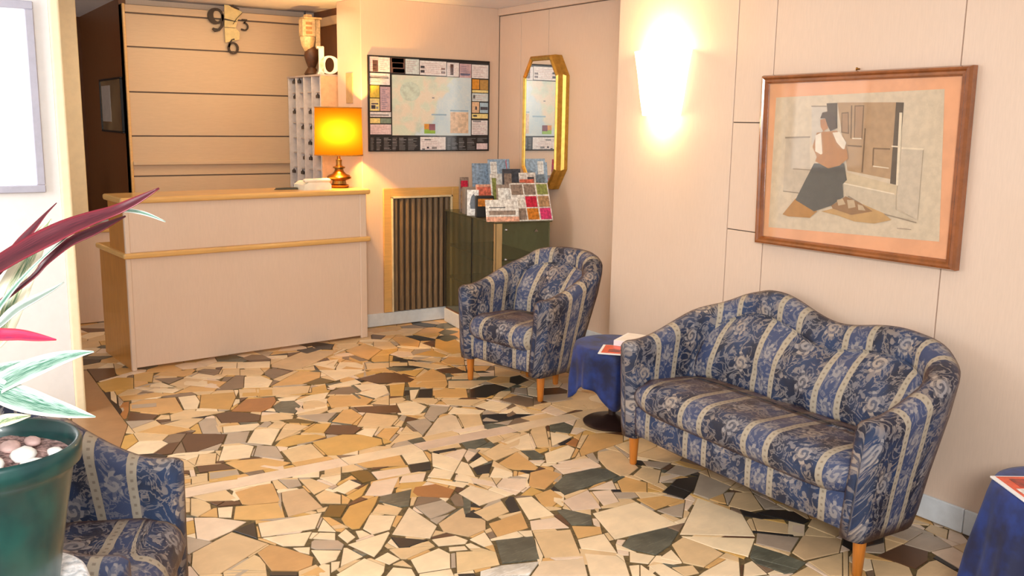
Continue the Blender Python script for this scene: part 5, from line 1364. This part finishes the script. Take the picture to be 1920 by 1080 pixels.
booklet('magazine', (2.875, 1.42, .4892), .20, .15, .006, 1.0, RED, 'orange-red magazine on the blue table at the right edge', 'magazine', [(.0, .07, -.04, .03, DPK), (-.07, -.01, -.03, .05, PRM['offwhite'])])

# ------------------------------------------------------------------ potted plant on a lace-covered stand
px, py = .092, 1.70
LACE = NT('lace_white'); tc = LACE.n('ShaderNodeTexCoord').outputs['Object']; v = LACE.noise(tc, 60, 4, .6)
LACE.put(LACE.b.inputs['Base Color'], LACE.mix(LACE.smooth(v, .35, .6), rgb(180, 186, 190), rgb(244, 244, 244))); LACE.b.inputs['Roughness'].default_value = .8; LACE.bump(v, .5, .01)
st = tag(empty('plant_stand', (px, 1.72, 0)), 'small round stand carrying the green plant pot', 'stand')
bm = NB(); lathe(bm, [(.125, .775), (.13, .785), (.13, .795), (.125, .80)], 40); obj('table_top', bm, BROWN, st, angle=35)
bm = NB(); lathe(bm, [(.02, .03), (.02, .775)], 16); obj('column', bm, BROWN, st, angle=35)
bm = NB(); lathe(bm, [(.12, .0005), (.12, .015), (.03, .03)], 32); obj('foot_plate', bm, BROWN, st, angle=35)
rows = []; N = 96
for fr, dz in [(.02, 0), (.6, 0), (.98, 0), (1.03, .004), (1.06, .018)]: rows.append([(.13*fr*math.cos(2*PI*i/N), .13*fr*math.sin(2*PI*i/N), .803-dz) for i in range(N)])
for q in range(1, 9):
    rows.append([((.142+.008*q/8*(1+math.sin(a*11)))*math.cos(a), (.142+.008*q/8*(1+math.sin(a*11)))*math.sin(a), .785-(.13+.02*math.cos(a*11))*q/8) for a in [2*PI*i/N for i in range(N)]])
me = bpy.data.meshes.new('doily'); vs = [p for r_ in rows for p in r_]; fs = [tuple(range(N))]
for i in range(len(rows)-1):
    for j in range(N): fs.append((i*N+j, i*N+(j+1) % N, (i+1)*N+(j+1) % N, (i+1)*N+j))
me.from_pydata(vs, [], fs); o = link('doily', me, LACE.m, None, True); o.location = (px, 1.72, 0); tag(o, 'white lace doily draped over the plant stand under the green pot', 'cloth')
pt = tag(empty('plant_pot', (px, py, .8035)), 'dark green round plastic plant pot at the left edge', 'pot')
k = NT('green_plastic'); tc = k.n('ShaderNodeTexCoord').outputs['Object']; v = k.noise(tc, 14, 3)
k.put(k.b.inputs['Base Color'], k.mix(k.smooth(v, .3, .7), rgb(14, 52, 52), rgb(24, 74, 68))); k.b.inputs['Roughness'].default_value = .35; k.b.inputs['Coat Weight'].default_value = .15
bm = NB(); lathe(bm, [(.082, 0), (.088, .004), (.108, .13), (.122, .205), (.128, .215), (.136, .222), (.138, .25), (.134, .258), (.128, .255), (.122, .235), (.118, .2)], 64, cap=False); bm.faces.new([bm.verts.new((.082*math.cos(2*PI*i/64), .082*math.sin(2*PI*i/64), 0)) for i in range(64)][::-1])
obj('pot_body', bm, k.m, pt, True)
bm = NB(); v = lathe(bm, [(.001, .228), (.04, .229), (.08, .228), (.122, .226)], 40, cap=False)
for w in v: w.co.z += noise.noise(w.co*40)*.006
obj('soil', bm, plain('pinkish_soil', (168, 136, 130), .9, var=.35, scale=90, bump=.8), pt, True)
PEB = plain('white_pebble', (244, 242, 236), .5, var=.04); PEP = plain('pink_pebble', (206, 172, 164), .6, var=.15)
pr_ = random.Random(11); pbs = [(.045, -.030, .024, 'large white pebble in the middle of the pot soil'), (.092, -.030, .015, 'small cream pebble near the right rim of the green pot'), (.055, -.082, .020, 'white pebble against the front rim of the green pot'),
       (-.005, -.055, .024, 'white rounded pebble at the left of the pot soil'), (.03, .028, .020, 'pinkish pebble behind the large white pebble'), (.066, .045, .016, 'grey-pink pebble near the back rim of the green pot'), (-.055, -.06, .022, 'pale pebble at the far left of the pot soil')]
for i, (x, y, s, lb) in enumerate(pbs):
    bm = NB(); bmesh.ops.create_icosphere(bm, subdivisions=2, radius=1)
    for w in bm.verts: w.co = Vector((w.co.x*s*1.15, w.co.y*s*.85, w.co.z*s*.5))*(1+.12*noise.noise(w.co*1.5+Vector((i, 0, 0))))
    o = obj('pebble', bm, PEP if i in (4, 5) else PEB, None, True); o.location = (px+x, py+y, .8035+.229+s*.42); o.rotation_euler = (0, 0, pr_.uniform(0, 3))
    tag(o, lb, 'pebble', 'pebbles in the plant pot')
def leaf_mat(name, mid, stripe, edge, edgew=.25, rough=.35):
    k = NT(name); uv = k.n('ShaderNodeUVMap'); uv.uv_map = 'UVMap'; s = k.n('ShaderNodeSeparateXYZ'); k.t.links.new(uv.outputs[0], s.inputs[0])
    V = s.outputs[1]; av = k.math('ABSOLUTE', V)          # -1..1 across
    n_ = k.noise(k.mapping(uv.outputs[0], (2, 7, 1)), 3.5, 3)
    col = k.mix(k.smooth(k.math('ADD', k.math('MULTIPLY', n_, 1.0), k.math('MULTIPLY', av, .25)), .50, .66), mid, stripe)
    col = k.mix(k.smooth(k.math('ADD', av, k.math('MULTIPLY', n_, .3)), 1-edgew+.1, 1-edgew+.2), col, edge)
    k.put(k.b.inputs['Base Color'], col); k.b.inputs['Roughness'].default_value = rough
    return k.m
G1 = leaf_mat('leaf_green_white', rgb(66, 118, 96), rgb(176, 206, 190), rgb(250, 250, 244), .26)
G2 = leaf_mat('leaf_red', rgb(70, 22, 34), rgb(100, 34, 46), rgb(130, 38, 52), .2); G3 = leaf_mat('leaf_pink', rgb(206, 40, 76), rgb(150, 50, 96), rgb(226, 60, 84), .3)
G4 = leaf_mat('leaf_green_cream', rgb(92, 130, 84), rgb(240, 236, 196), rgb(252, 246, 214), .55); G5 = leaf_mat('leaf_grey_green', rgb(122, 140, 128), rgb(150, 164, 154), rgb(196, 204, 196), .2)
LEAVES = {'A':[(0.105,1.660,1.348,0.0251),(0.124,1.650,1.363,0.0351),(0.167,1.620,1.393,0.0382),(0.212,1.600,1.418,0.0367),(0.248,1.580,1.435,0.0300),(0.280,1.560,1.449,0.0216),(0.313,1.550,1.466,0.0150),(0.344,1.540,1.485,0.0025)],
'A2':[(0.168,1.660,1.338,0.0086),(0.189,1.660,1.361,0.0120),(0.225,1.650,1.392,0.0173),(0.264,1.640,1.411,0.0174),(0.307,1.620,1.435,0.0026)],
'B':[(0.235,1.600,1.423,0.0017),(0.271,1.600,1.439,0.0068),(0.299,1.600,1.446,0.0086),(0.332,1.600,1.440,0.0078),(0.365,1.600,1.425,0.0018)],
'C':[(0.114,1.700,1.332,0.0069),(0.127,1.700,1.349,0.0138),(0.158,1.720,1.384,0.0158),(0.181,1.730,1.408,0.0115),(0.203,1.740,1.431,0.0045),(0.223,1.750,1.449,0.0009)],
'D':[(0.112,1.720,1.227,0.0351),(0.133,1.720,1.279,0.0545),(0.160,1.730,1.333,0.0479),(0.185,1.740,1.378,0.0322),(0.202,1.750,1.405,0.0162),(0.214,1.760,1.421,0.0018)],
'E':[(0.099,1.620,1.262,0.0049),(0.115,1.620,1.276,0.0132),(0.138,1.620,1.296,0.0166),(0.169,1.620,1.312,0.0126),(0.193,1.620,1.324,0.0068),(0.209,1.620,1.334,0.0009)],
'F':[(0.085,1.500,1.286,0.0183),(0.105,1.500,1.283,0.0222),(0.129,1.500,1.280,0.0201),(0.153,1.500,1.274,0.0141),(0.178,1.500,1.268,0.0016)],
'G':[(0.084,1.600,1.167,0.0197),(0.106,1.590,1.186,0.0344),(0.142,1.570,1.207,0.0377),(0.179,1.560,1.221,0.0297),(0.212,1.550,1.230,0.0149),(0.234,1.540,1.234,0.0017)],
'J':[(0.097,1.660,1.189,0.0170),(0.112,1.660,1.194,0.0188),(0.132,1.660,1.199,0.0120),(0.151,1.660,1.203,0.0026)],
'H':[(0.079,1.600,1.196,0.0244),(0.104,1.580,1.178,0.0424),(0.134,1.560,1.164,0.0473),(0.164,1.540,1.154,0.0376),(0.194,1.520,1.147,0.0229),(0.226,1.510,1.138,0.0016)],
'I':[(0.092,1.620,1.113,0.0084),(0.107,1.620,1.119,0.0219),(0.126,1.620,1.121,0.0169),(0.147,1.620,1.122,0.0026)]}
LM = {'A': G2, 'A2': G2, 'B': G1, 'C': G2, 'D': G4, 'E': G5, 'F': G3, 'G': G1, 'J': G1, 'H': G1, 'I': G4}
plant = tag(empty('potted_plant', (px, py, .8035+.236)), 'variegated plant with red, green and white strap leaves in the green pot', 'plant')
for i, (nm, P) in enumerate(LEAVES.items()):
    pts = [Vector(p[:3]) for p in P]; ws = [p[3]*.88 for p in P]
    # bring each blade back to the crown of the plant
    crown = Vector((px-.045+.006*(i % 4), py+.01*(i % 3)-.01, .8035+.235)); st_ = pts[0]
    pre = []
    for t in (0, .25, .5, .75):
        q = crown.lerp(st_, t); q.x -= .05*math.sin(PI*t); q.z += .03*math.sin(PI*t); pre.append(q)
    pts = pre+pts; ws = [.006, .007, .010, .6*ws[0]+.004]+ws
    # smooth resample
    def cr(A_, t):
        n = len(A_)-1; f = t*n; i0 = min(int(f), n-1); u = f-i0; p0 = A_[max(i0-1, 0)]; p1 = A_[i0]; p2 = A_[i0+1]; p3 = A_[min(i0+2, n)]
        return .5*((2*p1)+(p2-p0)*u+(2*p0-5*p1+4*p2-p3)*u*u+(3*p1-p0-3*p2+p3)*u**3)
    n = 36; rows, uvs = [], []; view = Vector((0, 0, 1.6))
    for q in range(n+1):
        t = q/n; c = cr(pts, t)-Vector((px, py, 1.0395)); tn = (cr(pts, min(1, t+.02))-cr(pts, max(0, t-.02))).normalized(); w = max(.0008, cr(ws, t))
        fc = (Vector((0, -.75, .65))).normalized(); sd = tn.cross(fc).normalized(); nn = sd.cross(tn).normalized()
        row = []; ur = []
        for j in range(-3, 4):
            e = j/3; row.append(tuple(c+sd*(w/2*e)*1.02+nn*(.16*w*abs(e)+.0*w))); ur.append((t*2, e))
        rows.append(row); uvs.append(ur)
    o = grid_mesh('leaf', rows, uvs, LM[nm], plant); md = o.modifiers.new('th', 'SOLIDIFY'); md.thickness = .0012
bm = NB(); tube(bm, [(-.045, 0, -.01), (-.05, 0, .04), (-.052, .005, .07)], [.012, .011, .007]); obj('stem', bm, plain('stem_green', (120, 130, 80), .5), plant)
